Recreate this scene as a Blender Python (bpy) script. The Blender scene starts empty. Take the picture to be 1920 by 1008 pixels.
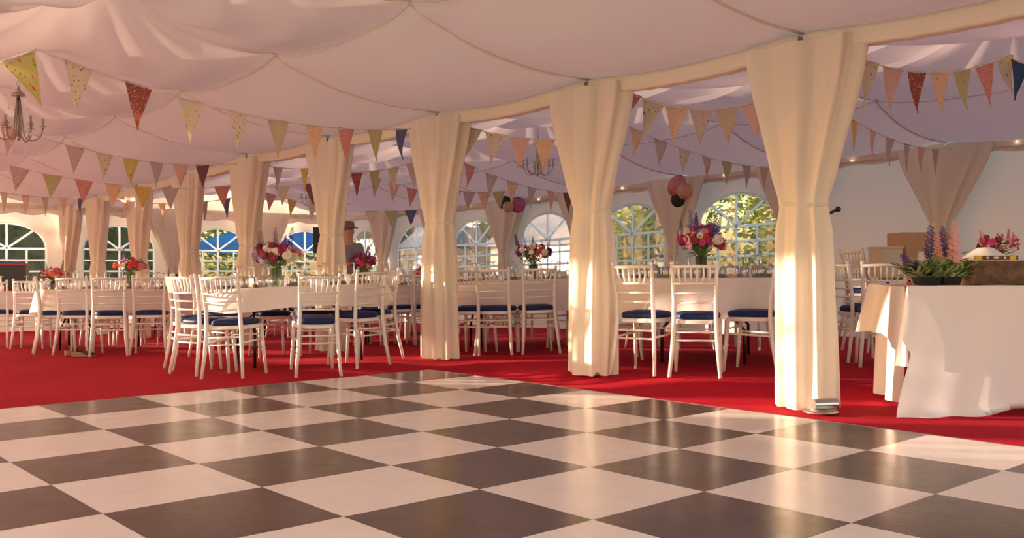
import bpy, math, random
from math import sin, cos, pi, radians, sqrt, atan2, exp
from mathutils import Vector, Matrix
random.seed(7)
SC = bpy.context.scene
COL = SC.collection
F, CXP, HY, CH = 1809.0, 960.0, 499.0, 0.96      # focal length in pixels, centre, horizon row, camera height

# ------------------------------------------------------------------ helpers
def interp(x, pts):
    if x <= pts[0][0]: return pts[0][1]
    for (a, b), (c, d) in zip(pts, pts[1:]):
        if x <= c: return b + (d - b) * (x - a) / (c - a)
    return pts[-1][1]
def smooth(a, b, x):
    t = max(0, min(1, (x - a) / (b - a))); return t * t * (3 - 2 * t)

TILE = 0.667
C0 = Vector((-0.77, 8.87)); U = Vector((-.7525, -.6586)); V = Vector((.6586, -.7525))
O = Vector((1.96, 6.46)); DS = Vector((-.64, .768)); DQ = Vector((.768, .64)); BAY = 2.18
ROT_S = atan2(DS.y, DS.x)
_NS = [(-9, -9), (0, 0), (BAY, BAY - .14), (2 * BAY, 2 * BAY - .18), (3 * BAY, 3 * BAY - .15), (4 * BAY, 4 * BAY - .10), (5 * BAY, 5 * BAY - .12), (6 * BAY, 6 * BAY - .10), (7 * BAY, 7 * BAY - .05), (8 * BAY, 8 * BAY), (99, 99)]
def T(s, q):
    k = max(0, 1 - abs(q) / 5.5)
    return O + DS * (s + k * (interp(s, _NS) - s)) + DQ * q
def ground(x, y):
    p = Vector((x, y)) - C0
    out = max(-p.dot(U), -p.dot(V), 0)
    L = interp(x, [(-2.6, 0), (-1.3, .045), (0, .06), (1, .08), (4, .08)])
    D = interp(y, [(9, 0), (11, .03), (13, .10), (15, .19), (18, .28), (24, .33)])
    return smooth(.15, .7, out) * smooth(6.7, 7.4, y) * L - D
def eave(y): return 2.38 - interp(y, [(13, 0), (16, .1), (19, .2), (24, .24)])
def px(p, d): return (p - CXP) / F * d
def at(p, y, d): return Vector((px(p, d), d, CH + (HY - y) / F * d))

class MB:
    def __init__(s): s.v = []; s.f = []; s.m = []; s.mi = 0
    def add(s, vs, fs):
        b = len(s.v); s.v += [tuple(v) for v in vs]
        for f in fs: s.f.append(tuple(b + i for i in f)); s.m.append(s.mi)
    def box(s, c, sz, M=None):
        x, y, z = [k / 2 for k in sz]; c = Vector(c)
        vs = [Vector((i * x, j * y, k * z)) for i in (-1, 1) for j in (-1, 1) for k in (-1, 1)]
        vs = [c + (M @ v if M else v) for v in vs]
        s.add(vs, [(0, 1, 3, 2), (4, 6, 7, 5), (0, 4, 5, 1), (2, 3, 7, 6), (0, 2, 6, 4), (1, 5, 7, 3)])
    def tube(s, pts, r, n=8, closed=False, caps=True):
        pts = [Vector(p) for p in pts]; N = len(pts)
        rs = r if isinstance(r, (list, tuple)) else [r] * N
        rings = []; up = None
        for i, p in enumerate(pts):
            a = pts[(i - 1) % N] if (i > 0 or closed) else p
            b = pts[(i + 1) % N] if (i < N - 1 or closed) else p
            t = (b - a)
            if t.length < 1e-9: t = Vector((0, 0, 1))
            t.normalize()
            if up is None: up = Vector((0, 0, 1)) if abs(t.z) < .9 else Vector((0, 1, 0))
            x = up.cross(t)
            if x.length < 1e-4: x = Vector((1, 0, 0)).cross(t)
            x.normalize(); y = t.cross(x); up = y
            rings.append([p + (x * cos(2 * pi * k / n) + y * sin(2 * pi * k / n)) * rs[i] for k in range(n)])
        vs = [v for rg in rings for v in rg]; fs = []
        M = N if closed else N - 1
        for i in range(M):
            j = (i + 1) % N
            for k in range(n):
                l = (k + 1) % n
                fs.append((i * n + k, i * n + l, j * n + l, j * n + k))
        if caps and not closed:
            fs.append(tuple(range(n - 1, -1, -1))); fs.append(tuple((N - 1) * n + k for k in range(n)))
        s.add(vs, fs)
    def lathe(s, prof, n=20, c=(0, 0, 0), cap=False):
        c = Vector(c); vs = []; fs = []
        for r, z in prof:
            for k in range(n): vs.append(c + Vector((r * cos(2 * pi * k / n), r * sin(2 * pi * k / n), z)))
        for i in range(len(prof) - 1):
            for k in range(n):
                l = (k + 1) % n; fs.append((i * n + k, i * n + l, (i + 1) * n + l, (i + 1) * n + k))
        if cap:
            fs.append(tuple(range(n - 1, -1, -1))); fs.append(tuple((len(prof) - 1) * n + k for k in range(n)))
        s.add(vs, fs)
    def grid(s, fn, nu, nv, cu=False):
        vs = [fn(i / nu, j / nv) for i in range(nu + (0 if cu else 1)) for j in range(nv + 1)]
        W = nv + 1; R = nu if cu else nu + 1; fs = []
        for i in range(nu):
            a = i; b = (i + 1) % R
            for j in range(nv): fs.append((a * W + j, b * W + j, b * W + j + 1, a * W + j + 1))
        s.add(vs, fs)
    def ell(s, c, r, n=10, m=7, fn=None):
        c = Vector(c); vs = []; fs = []
        for j in range(m + 1):
            ph = pi * j / m
            for i in range(n):
                th = 2 * pi * i / n
                k = fn(th, ph) if fn else 1
                vs.append(c + Vector((r[0] * sin(ph) * cos(th), r[1] * sin(ph) * sin(th), r[2] * cos(ph))) * k)
        for j in range(m):
            for i in range(n):
                l = (i + 1) % n; fs.append((j * n + i, (j + 1) * n + i, (j + 1) * n + l, j * n + l))
        s.add(vs, fs)
    def build(s, name, mats, parent=None, sm=True, kind=None, loc=None):
        me = bpy.data.meshes.new(name); me.from_pydata(s.v, [], s.f)
        if not isinstance(mats, (list, tuple)): mats = [mats]
        for m in mats: me.materials.append(m)
        if len(mats) > 1: me.polygons.foreach_set('material_index', s.m)
        if sm: me.polygons.foreach_set('use_smooth', [True] * len(s.f))
        me.update()
        o = bpy.data.objects.new(name, me); COL.objects.link(o)
        if parent: o.parent = parent
        if kind: o['kind'] = kind
        if loc is not None: o.location = loc
        return o
def soft(o, ang=40):
    if hasattr(o.data, 'set_sharp_from_angle'): o.data.set_sharp_from_angle(angle=radians(ang))
    return o
def tag(o, label, cat, group=None):
    o['label'] = label; o['category'] = cat
    if group: o['group'] = group
    return o
def thing(name, label, cat, group=None, M=None):
    o = bpy.data.objects.new(name, None); o.empty_display_size = .1; COL.objects.link(o)
    tag(o, label, cat, group)
    if M is not None: o.matrix_world = M
    return o
def dup(root, M, label=None, cat=None, group=None):
    r = root.copy(); COL.objects.link(r); r.matrix_world = M
    if label: r['label'] = label
    if group: r['group'] = group
    for ch in list(root.children):
        c = ch.copy(); COL.objects.link(c); c.parent = r
        for g in list(ch.children):
            d = g.copy(); COL.objects.link(d); d.parent = c
    return r
def floorM(x, y, rz=0, lift=0.0):
    e = .15
    nx = -(ground(x + e, y) - ground(x - e, y)) / (2 * e); ny = -(ground(x, y + e) - ground(x, y - e)) / (2 * e)
    n = Vector((nx, ny, 1)).normalized()
    q = Vector((0, 0, 1)).rotation_difference(n)
    return Matrix.Translation((x, y, ground(x, y) + .004 + lift)) @ q.to_matrix().to_4x4() @ Matrix.Rotation(rz, 4, 'Z')
def M2(x, y, z, rz=0): return Matrix.Translation((x, y, z)) @ Matrix.Rotation(rz, 4, 'Z')

# ------------------------------------------------------------------ materials
def newmat(name):
    m = bpy.data.materials.new(name); m.use_nodes = True; nt = m.node_tree
    for n in list(nt.nodes):
        if n.type != 'OUTPUT_MATERIAL': nt.nodes.remove(n)
    return m, nt, nt.nodes['Material Output']
def noise(nt, sc, det=2, coord='Object', out=None, rough=.5):
    tc = nt.nodes.new('ShaderNodeTexCoord'); mp = nt.nodes.new('ShaderNodeMapping')
    nt.links.new(tc.outputs[coord], mp.inputs[0])
    if isinstance(sc, (tuple, list)): mp.inputs['Scale'].default_value = sc; s = 1
    else: s = sc
    n = nt.nodes.new('ShaderNodeTexNoise'); n.inputs['Scale'].default_value = s; n.inputs['Detail'].default_value = det
    n.inputs['Roughness'].default_value = rough
    nt.links.new(mp.outputs[0], n.inputs['Vector']); return n
def ramp(nt, fac, stops):
    r = nt.nodes.new('ShaderNodeValToRGB'); nt.links.new(fac, r.inputs[0])
    e = r.color_ramp.elements
    while len(e) < len(stops): e.new(.5)
    for k, (p, c) in zip(e, stops): k.position = p; k.color = (*c, 1)
    return r
def bump(nt, h, strength, dist=.01):
    b = nt.nodes.new('ShaderNodeBump'); b.inputs['Strength'].default_value = strength; b.inputs['Distance'].default_value = dist
    nt.links.new(h, b.inputs['Height']); return b
def pbr(name, col, rough=.5, metal=0, spec=.5, var=None, vs=6, bmp=None, coat=0, sheen=0):
    m, nt, out = newmat(name)
    p = nt.nodes.new('ShaderNodeBsdfPrincipled'); nt.links.new(p.outputs[0], out.inputs[0])
    p.inputs['Base Color'].default_value = (*col, 1); p.inputs['Roughness'].default_value = rough; p.inputs['Metallic'].default_value = metal
    p.inputs['Specular IOR Level'].default_value = spec; p.inputs['Coat Weight'].default_value = coat; p.inputs['Sheen Weight'].default_value = sheen
    if var:
        n = noise(nt, vs, 3); r = ramp(nt, n.outputs[0], [(.3, col), (.7, var)]); nt.links.new(r.outputs[0], p.inputs['Base Color'])
    if bmp:
        n2 = noise(nt, bmp[0], 3); b = bump(nt, n2.outputs[0], bmp[1], bmp[2]); nt.links.new(b.outputs[0], p.inputs['Normal'])
    return m
def fabric(name, col, trans=.3, tcol=None, bmp=(6, .3, .02), var=None):
    m, nt, out = newmat(name)
    d = nt.nodes.new('ShaderNodeBsdfDiffuse'); t = nt.nodes.new('ShaderNodeBsdfTranslucent'); mx = nt.nodes.new('ShaderNodeMixShader')
    d.inputs[0].default_value = (*col, 1); t.inputs[0].default_value = (*(tcol or col), 1); mx.inputs[0].default_value = trans
    nt.links.new(d.outputs[0], mx.inputs[1]); nt.links.new(t.outputs[0], mx.inputs[2]); nt.links.new(mx.outputs[0], out.inputs[0])
    if var:
        n = noise(nt, 2.2, 3); r = ramp(nt, n.outputs[0], [(.3, col), (.7, var)]); nt.links.new(r.outputs[0], d.inputs[0])
    if bmp:
        n = noise(nt, bmp[0], 3); b = bump(nt, n.outputs[0], bmp[1], bmp[2])
        nt.links.new(b.outputs[0], d.inputs['Normal']); nt.links.new(b.outputs[0], t.inputs['Normal'])
    return m
def glassy(name, tint=(1, 1, 1), refl=.12, rough=.03, bmp=None, tr=None, fres=True, haze=0):
    m, nt, out = newmat(name)
    t = nt.nodes.new('ShaderNodeBsdfTransparent'); t.inputs[0].default_value = (*tint, 1)
    g = nt.nodes.new('ShaderNodeBsdfGlossy'); g.inputs['Roughness'].default_value = rough
    mx = nt.nodes.new('ShaderNodeMixShader'); nt.links.new(t.outputs[0], mx.inputs[1]); nt.links.new(g.outputs[0], mx.inputs[2]); nt.links.new(mx.outputs[0], out.inputs[0])
    lw = nt.nodes.new('ShaderNodeLayerWeight'); lw.inputs[0].default_value = .35
    ma = nt.nodes.new('ShaderNodeMath'); ma.operation = 'MULTIPLY_ADD'; ma.inputs[1].default_value = .75 if fres else .25; ma.inputs[2].default_value = refl
    nt.links.new(lw.outputs['Fresnel'], ma.inputs[0]); nt.links.new(ma.outputs[0], mx.inputs[0])
    if haze:
        tl = nt.nodes.new('ShaderNodeBsdfTranslucent'); tl.inputs[0].default_value = (.95, .95, .95, 1); m2 = nt.nodes.new('ShaderNodeMixShader'); m2.inputs[0].default_value = haze
        nt.links.new(mx.outputs[0], m2.inputs[1]); nt.links.new(tl.outputs[0], m2.inputs[2]); nt.links.new(m2.outputs[0], out.inputs[0])
    if bmp:
        n = noise(nt, bmp[0], 2); b = bump(nt, n.outputs[0], bmp[1], bmp[2]); nt.links.new(b.outputs[0], g.inputs['Normal'])
    return m

M = {}
M['lining'] = fabric('lining_cloth', (.78, .69, .66), .09, (.62, .54, .55), (1.6, .5, .05))
M['lining2'] = fabric('outer_lining_cloth', (.80, .71, .69), .13, (.60, .53, .58), (1.6, .5, .05))
M['curtain'] = fabric('curtain_muslin', (.93, .85, .75), .26, (.92, .80, .62), (9, .15, .01))
M['wallcurtain'] = fabric('wall_curtain_muslin', (.92, .86, .80), .36, (.92, .85, .76), (14, .25, .01))
M['band'] = fabric('valance_cloth', (.92, .83, .70), .15, None, (8, .3, .02))
M['wall'] = fabric('wall_sheet', (.86, .78, .74), .2, (.82, .72, .68), (1.3, .5, .06))
M['linen'] = fabric('white_linen', (.88, .80, .77), .12, None, (5, .35, .02))
M['chairwhite'] = pbr('limewashed_wood', (.86, .80, .75), .38, var=(.80, .73, .68), vs=18)
M['navy'] = pbr('navy_velvet', (.010, .022, .10), .5, spec=.25, bmp=(60, .15, .002))
M['black'] = pbr('black_steel', (.012, .012, .013), .35)
M['steel'] = pbr('brushed_steel', (.55, .53, .5), .3, 1)
M['nickel'] = pbr('satin_nickel', (.42, .38, .34), .32, 1)
M['candle'] = pbr('grey_candle_sleeve', (.42, .38, .35), .4)
M['crystal'] = pbr('clear_crystal', (.95, .95, .95), .06, 0, 1.0, coat=1)
M['pole'] = pbr('aluminium', (.5, .47, .42), .4, .8)
M['wood'] = pbr('oak_slice', (.50, .25, .11), .55, var=(.62, .36, .18), vs=30)
M['bark'] = pbr('rough_bark', (.10, .05, .03), .8, var=(.20, .10, .05), vs=22, bmp=(30, .9, .02))
M['cutwood'] = pbr('cut_timber', (.42, .21, .10), .6, var=(.52, .29, .15), vs=12)
M['card'] = pbr('white_card', (.85, .83, .8), .6)
M['cardboard'] = pbr('cardboard', (.42, .24, .15), .8, var=(.46, .28, .18), vs=4)
M['tub'] = pbr('beige_plastic', (.50, .42, .33), .5)
M['napkin'] = pbr('grey_napkin', (.17, .15, .14), .8)
M['napkin2'] = pbr('blue_napkin', (.03, .05, .16), .8)
M['winebar'] = glassy('clear_glass', (1, 1, 1), .26, .12, haze=.10)
M['pane'] = glassy('clear_window_plastic', (.96, .96, .97), .10, .30, (4.2, .9, .06), fres=False)
M['muntin'] = fabric('white_window_bar', (.93, .95, .97), .75, (.95, .98, 1.0), None)
M['water'] = glassy('vase_glass', (.80, .90, .72), .06, .03)
M['stem'] = pbr('green_stem', (.14, .24, .04), .5, var=(.26, .38, .08), vs=20)
M['leaf'] = pbr('green_leaf', (.07, .16, .03), .5, var=(.18, .30, .06), vs=14)
M['leaf2'] = pbr('pale_variegated_leaf', (.30, .38, .10), .5, var=(.52, .54, .26), vs=22)
for nm, c, v in [('red', (.62, .02, .03), (.80, .06, .05)), ('magenta', (.55, .02, .16), (.72, .06, .26)), ('pink', (.85, .22, .36), (.92, .45, .52)),
                 ('purple', (.07, .02, .16), (.16, .05, .32)), ('cream', (.85, .72, .55), (.92, .85, .76)), ('salmon', (.85, .30, .24), (.92, .45, .40)),
                 ('lilac', (.42, .25, .50), (.62, .48, .66)), ('coral', (.85, .14, .06), (.90, .30, .16)), ('wine', (.26, .01, .05), (.4, .03, .1))]:
    M[nm] = pbr(nm + '_petal', c, .55, var=v, vs=25)
M['shirt'] = pbr('grey_shirt', (.22, .20, .25), .85, var=(.30, .28, .33), vs=60)
M['trouser'] = pbr('dark_trouser', (.09, .09, .13), .85)
M['skin'] = pbr('skin', (.62, .32, .22), .5)
M['hat'] = pbr('straw_hat', (.22, .15, .10), .8)
M['shoe'] = pbr('tan_leather', (.36, .21, .10), .6); M['shoedark'] = pbr('dark_brown_leather', (.07, .03, .02), .5)
M['white'] = pbr('white_glaze', (.85, .80, .77), .5)
M['yellow'] = pbr('yellow_paint', (.80, .42, .02), .4)
M['redp'] = pbr('red_paint', (.45, .02, .02), .4); M['bluep'] = pbr('blue_cloth', (.02, .07, .45), .6)
M['lawn'] = pbr('lawn_grass', (.035, .07, .015), .9, var=(.07, .11, .025), vs=1.3)
M['foliage'] = fabric('tree_leaf', (.12, .17, .04), .35, (.30, .36, .06), None, (.24, .27, .08))
M['foliage2'] = fabric('dark_tree_leaf', (.05, .08, .04), .3, (.12, .18, .05), None, (.10, .13, .06))
M['trunk'] = pbr('tree_bark', (.09, .06, .04), .9)
M['render'] = pbr('glare_white_render', (.93, .90, .86), .8)  # near-white, for the added building that imitates window glare
M['boards'] = pbr('weathered_boards', (.28, .20, .15), .8, var=(.36, .27, .20), vs=5)
M['slate'] = pbr('slate_roof', (.16, .16, .18), .7)
M['bluecanopy'] = fabric('blue_canopy', (.02, .16, .42), .45, (.02, .25, .70), None)
M['pink_paper'] = fabric('pink_tissue', (.88, .42, .48), .3, None, (30, .5, .01))
M['mag_paper'] = fabric('magenta_tissue', (.72, .28, .46), .3, None, (30, .5, .01))
M['peach_paper'] = fabric('peach_tissue', (.82, .58, .40), .3, None, (30, .5, .01))
M['green_paper'] = fabric('olive_tissue', (.09, .09, .06), .15, None, (30, .5, .01))
def glow(name, col, st):
    m, nt, out = newmat(name); e = nt.nodes.new('ShaderNodeEmission'); e.inputs[0].default_value = (*col, 1); e.inputs[1].default_value = st
    nt.links.new(e.outputs[0], out.inputs[0]); return m
M['bulb'] = glow('warm_fairy_bulb', (1, .8, .5), 14)

def carpet():
    m, nt, out = newmat('red_carpet'); p = nt.nodes.new('ShaderNodeBsdfPrincipled'); nt.links.new(p.outputs[0], out.inputs[0])
    n = noise(nt, 1.1, 4); r = ramp(nt, n.outputs[0], [(.3, (.40, .007, .022)), (.7, (.47, .011, .029))]); nt.links.new(r.outputs[0], p.inputs[0])
    p.inputs['Roughness'].default_value = .95; p.inputs['Specular IOR Level'].default_value = .1; p.inputs['Sheen Weight'].default_value = .0
    a = noise(nt, 260, 2); w = noise(nt, (.5, 5, 1), 2)
    b1 = bump(nt, w.outputs[0], .25, .03); b = bump(nt, a.outputs[0], .4, .004); nt.links.new(b1.outputs[0], b.inputs['Normal']); nt.links.new(b.outputs[0], p.inputs['Normal'])
    return m
M['carpet'] = carpet()
def tilemat(name, c1, c2, r0, r1):
    m, nt, out = newmat(name); p = nt.nodes.new('ShaderNodeBsdfPrincipled'); nt.links.new(p.outputs[0], out.inputs[0])
    n = noise(nt, 3.0, 5); r = ramp(nt, n.outputs[0], [(.35, c1), (.7, c2)]); nt.links.new(r.outputs[0], p.inputs[0])
    n2 = noise(nt, 9, 4); rr = nt.nodes.new('ShaderNodeMapRange'); rr.inputs[3].default_value = r0; rr.inputs[4].default_value = r1
    nt.links.new(n2.outputs[0], rr.inputs[0]); nt.links.new(rr.outputs[0], p.inputs['Roughness'])
    n3 = noise(nt, (14, 60, 14), 2); b = bump(nt, n3.outputs[0], .10, .004); nt.links.new(b.outputs[0], p.inputs['Normal'])
    p.inputs['Specular IOR Level'].default_value = .6
    return m
M['tile_dark'] = tilemat('dark_floor_panel', (.066, .041, .031), (.092, .057, .042), .12, .30)
M['tile_white'] = tilemat('white_floor_panel', (.80, .70, .67), (.83, .74, .71), .14, .32)

# bunting prints (generated coordinates so each print stays on its pennant)
def printed(name, base, kind, inks=(), trans=.25, sc=5):
    m, nt, out = newmat(name)
    d = nt.nodes.new('ShaderNodeBsdfDiffuse'); t = nt.nodes.new('ShaderNodeBsdfTranslucent'); mx = nt.nodes.new('ShaderNodeMixShader'); mx.inputs[0].default_value = trans
    nt.links.new(d.outputs[0], mx.inputs[1]); nt.links.new(t.outputs[0], mx.inputs[2]); nt.links.new(mx.outputs[0], out.inputs[0])
    d.inputs[0].default_value = (*base, 1); t.inputs[0].default_value = (*base, 1)
    if kind == 'plain': return m
    tc = nt.nodes.new('ShaderNodeTexCoord'); last = None
    oi = nt.nodes.new('ShaderNodeObjectInfo')
    if kind == 'stripe':
        w = nt.nodes.new('ShaderNodeTexWave'); w.inputs['Scale'].default_value = sc; nt.links.new(tc.outputs['Generated'], w.inputs['Vector'])
        r = ramp(nt, w.outputs[1], [(.5, base), (.75, inks[0])]); last = r.outputs[0]
    else:
        col = None
        for i, ink in enumerate(inks):
            mp = nt.nodes.new('ShaderNodeMapping'); mp.inputs['Location'].default_value = (i * 3.7, 1.3, i * 2.1); mp.inputs['Scale'].default_value = (1, 1, 1.3)
            nt.links.new(tc.outputs['Generated'], mp.inputs[0])
            vo = nt.nodes.new('ShaderNodeTexVoronoi'); vo.voronoi_dimensions = '4D'; vo.inputs['Scale'].default_value = sc * (1 + .35 * i)
            nt.links.new(mp.outputs[0], vo.inputs['Vector']); nt.links.new(oi.outputs['Random'], vo.inputs['W'])
            lt = nt.nodes.new('ShaderNodeMath'); lt.operation = 'LESS_THAN'; lt.inputs[1].default_value = .30 - .05 * i if kind == 'floral' else .38
            nt.links.new(vo.outputs['Distance'], lt.inputs[0])
            mc = nt.nodes.new('ShaderNodeMix'); mc.data_type = 'RGBA'
            nt.links.new(lt.outputs[0], mc.inputs[0])
            if col is None: mc.inputs[6].default_value = (*base, 1)
            else: nt.links.new(col, mc.inputs[6])
            mc.inputs[7].default_value = (*ink, 1); col = mc.outputs[2]
        last = col
    nt.links.new(last, d.inputs[0]); nt.links.new(last, t.inputs[0])
    return m
PR = {
 'yellow': printed('yellow_rose_print', (.62, .55, .20), 'floral', ((.70, .12, .10), (.30, .30, .05)), sc=4),
 'cream': printed('cream_sprig_print', (.72, .62, .48), 'floral', ((.18, .16, .14), (.40, .30, .24)), sc=7),
 'darkred': printed('dark_red_ditsy_print', (.34, .10, .08), 'ditsy', ((.62, .42, .34),), sc=12),
 'lemon': printed('yellow_and_blue_bloom_print', (.74, .66, .50), 'floral', ((.85, .55, .05), (.20, .22, .40)), sc=4.5),
 'dots': printed('cream_dotted_print', (.76, .66, .54), 'floral', ((.20, .14, .12),), sc=9),
 'oat': printed('oatmeal_ditsy_print', (.56, .47, .34), 'ditsy', ((.68, .58, .44),), sc=13),
 'peach': printed('peach_bouquet_print', (.78, .55, .38), 'floral', ((.62, .26, .18), (.72, .40, .28)), sc=5),
 'rose': printed('rose_ditsy_print', (.62, .27, .25), 'ditsy', ((.76, .52, .48),), sc=12),
 'green': printed('sage_green_print', (.52, .50, .27), 'floral', ((.34, .34, .14),), sc=6),
 'blue': printed('dusty_blue_cotton', (.13, .16, .30), 'plain'),
 'blush': printed('blush_pink_cotton', (.72, .48, .42), 'plain'),
 'mustard': printed('mustard_cotton', (.68, .48, .16), 'floral', ((.5, .25, .05),), sc=3),
 'greyrose': printed('grey_rose_print', (.60, .48, .44), 'floral', ((.30, .22, .22), (.5, .2, .18)), sc=6),
 'lilac': printed('pale_lilac_stripe_cotton', (.60, .50, .52), 'stripe', ((.45, .38, .42),), sc=5),
 'maroon': printed('maroon_ditsy_print', (.24, .10, .11), 'ditsy', ((.36, .20, .20),), sc=12),
 'denim': printed('denim_blue_cotton', (.05, .10, .20), 'plain'),
}
PNAME = {k: v.name.replace('_', ' ') for k, v in PR.items()}

# ------------------------------------------------------------------ ground, dance floor
def rect_cells():
    b = MB(); n = 70
    def f(u, v):
        p = T(-6.6 + u * 24.1, -6.6 + v * 13.2); return (p.x, p.y, ground(p.x, p.y))
    b.grid(f, 96, 56); return b
rect_cells().build('floor', M['carpet'], kind='structure')
b = MB(); b.grid(lambda u, v: (-70 + 140 * u, -50 + 150 * v, -.42), 8, 8); b.build('lawn', M['lawn'], kind='structure')

df = thing('dance_floor', 'glossy black and white chequered dance floor laid on the red carpet', 'dance floor')
b = MB()
NU, NV = 11, 12
for i in range(NU):
    for j in range(NV):
        b.mi = 0 if (i + j) % 2 == 0 else 1
        g = .0012
        P = [C0 + U * (TILE * (i + a)) + V * (TILE * (j + c)) for a, c in ((0, 0), (1, 0), (1, 1), (0, 1))]
        ctr = sum(P, Vector((0, 0))) / 4
        P = [ctr + (p - ctr) * (1 - 2 * g / TILE) for p in P]
        dz = random.uniform(-.0004, .0004)
        top = [(p.x, p.y, .014 + dz) for p in P]; bot = [(p.x, p.y, .004) for p in P]
        b.add(top + bot, [(0, 3, 2, 1)[::-1] if False else (0, 1, 2, 3), (0, 4, 5, 1), (1, 5, 6, 2), (2, 6, 7, 3), (3, 7, 4, 0)])
o = b.build('floor_panel', [M['tile_dark'], M['tile_white']], df, sm=False)
b = MB()
P = [C0 + U * (TILE * a) + V * (TILE * c) for a, c in ((-.03, -.03), (NU + .03, -.03), (NU + .03, NV + .03), (-.03, NV + .03))]
for k in range(4):
    a, c = P[k], P[(k + 1) % 4]; b.tube([(a.x, a.y, .006), (c.x, c.y, .006)], .008, 6)
b.build('edge_strip', M['pole'], df)

# ------------------------------------------------------------------ linings (ceiling)
def prof(t):   # t = distance from the nearer eave
    return interp(t, [(0, 2.51), (.5, 2.575), (1.2, 2.68), (1.75, 2.80), (1.95, 2.79), (2.3, 2.80), (2.8, 2.88), (3.25, 3.0)])
def lining(q0, q1, s0, s1, name):
    b = MB(); qm = (q0 + q1) / 2; H = abs(q1 - q0) / 2; k0 = 0
    ns = int(round((s1 - s0) / BAY))
    def f(u, v):
        s = s0 + (s1 - s0) * u; q = q0 + (q1 - q0) * v
        t = H - abs(q - qm); p = T(s, q)
        fr = ((s) / BAY) % 1.0
        z = prof(t) + eave(p.y) - 2.38
        sg = sin(pi * fr) ** .8 if 0 < fr < 1 else 0
        tt = min(1, t / 1.75)
        z -= sg * (.045 + .09 * sin(pi * tt) ** .8) if t < 1.75 else sg * (.045 + .10 * smooth(1.75, 2.4, t))
        z -= .07 * sin(pi * tt) if t < 1.75 else 0
        # gathers radiating from the ridge nodes
        ds = (fr if fr < .5 else fr - 1) * BAY; dq = (q - qm); r = sqrt(ds * ds + dq * dq)
        a = atan2(abs(dq), abs(ds)); 
        z += .55 * exp(-r / .48) - .05 * (.5 + .5 * cos(a * 13)) * exp(-((r - .6) / .55) ** 2) * smooth(.0, .25, r)
        z += .012 * sin(a * 9 + 1) * smooth(.5, .9, r) * (1 - smooth(1.0, 1.5, r))
        if t < 1.75:      # small tucks running out of the purlin nodes
            dn = 1.75 - t; rn_ = sqrt(ds * ds + dn * dn); z += .012 * sin(atan2(dn, abs(ds)) * 10) * exp(-rn_ / .35)
        else:
            dn = t - 1.75; rn_ = sqrt(ds * ds + dn * dn); z += .06 * exp(-rn_ / .25)
        return (p.x, p.y, z)
    b.grid(f, ns * 34, 92)
    return b.build(name, M['lining'] if q0 < 0 and q1 < 1 else M['lining2'], kind='structure')
lining(-6.5, 0, -3 * BAY, 8 * BAY, 'ceiling')
lining(0, 6.5, -3 * BAY, 8 * BAY, 'ceiling')
# seams: a cord under each rib and along the crease lines
n_trim = 0
def trim(b, mat, sm=True):
    global n_trim
    n_trim += 1
    return b.build('trim_%d' % n_trim, mat, kind='structure', sm=sm)
for (q0, q1) in ((-6.5, 0), (0, 6.5)):
    for k in range(-2, 9):
        b = MB(); pts = []
        for i in range(41):
            q = q0 + (q1 - q0) * i / 40; t = 3.25 - abs(q - (q0 + q1) / 2); p = T(k * BAY + (.0 if k < 8 else -.03), q); dn = t - 1.75
            z = prof(t) + eave(p.y) - 2.38 - .07 * sin(pi * min(1, t / 1.75)) * (1 if t < 1.75 else 0) - .006 + (.06 * exp(-dn / .25) if dn > 0 else 0) + .55 * exp(-(3.25 - t) / .48)
            pts.append((p.x, p.y, z))
        b.tube(pts, .011, 6); trim(b, M['band'])

for (qc) in (-1.75, 1.75, 4.75):
    b = MB(); pts = []
    for i in range(11 * 12 + 1):
        s = -3 * BAY + i * BAY / 12; fr = (s / BAY) % 1.0; p = T(s, qc); pts.append((p.x, p.y, 2.80 + eave(p.y) - 2.38 - .045 * sin(pi * fr) ** .8 - .004 + .06 * exp(-min(fr, 1 - fr) * BAY / .25)))
    b.tube(pts, .007, 5); trim(b, M['band'])
# valance bands (cloth sleeves over the eave beams)
def band(q, k, h=.125, w=.055, sag=.05, face=None):
    b = MB(); s0 = k * BAY + .02; s1 = (k + 1) * BAY - .02
    def ring(u):
        s = s0 + (s1 - s0) * u; e = min(u, 1 - u) * BAY
        pk = smooth(0, .09, e); hh = h * (.80 + .2 * pk); dz = -sag * sin(pi * u)
        return s, hh, dz, w * (.7 + .3 * pk)
    n = 26
    def f(u, v):
        s, hh, dz, ww = ring(u); a = 2 * pi * v
        dx = ww * max(-1, min(1, 1.35 * cos(a))); z = hh / 2 * max(-1, min(1, 1.35 * sin(a)))
        z += .004 * sin(u * 60 + 3 * k) * (1 if sin(a) < 0 else .3)
        p = T(s, q + dx); return (p.x, p.y, eave(p.y) + h / 2 + dz + z)
    b.grid(f, n, 16); return trim(b, M['band'])
for k in range(-3, 8): band(0, k)
for k in range(-3, 8): band(6.42, k, .11, .03, .02)
# beams inside the sleeves
b = MB(); a = T(-6.5, 0); c = T(17.4, 0)
pts = [(*T(-6.5 + i * 23.9 / 40, 0), eave(T(-6.5 + i * 23.9 / 40, 0).y) + .075) for i in range(41)]
b.tube(pts, .02, 8); trim(b, M['pole'])

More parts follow.
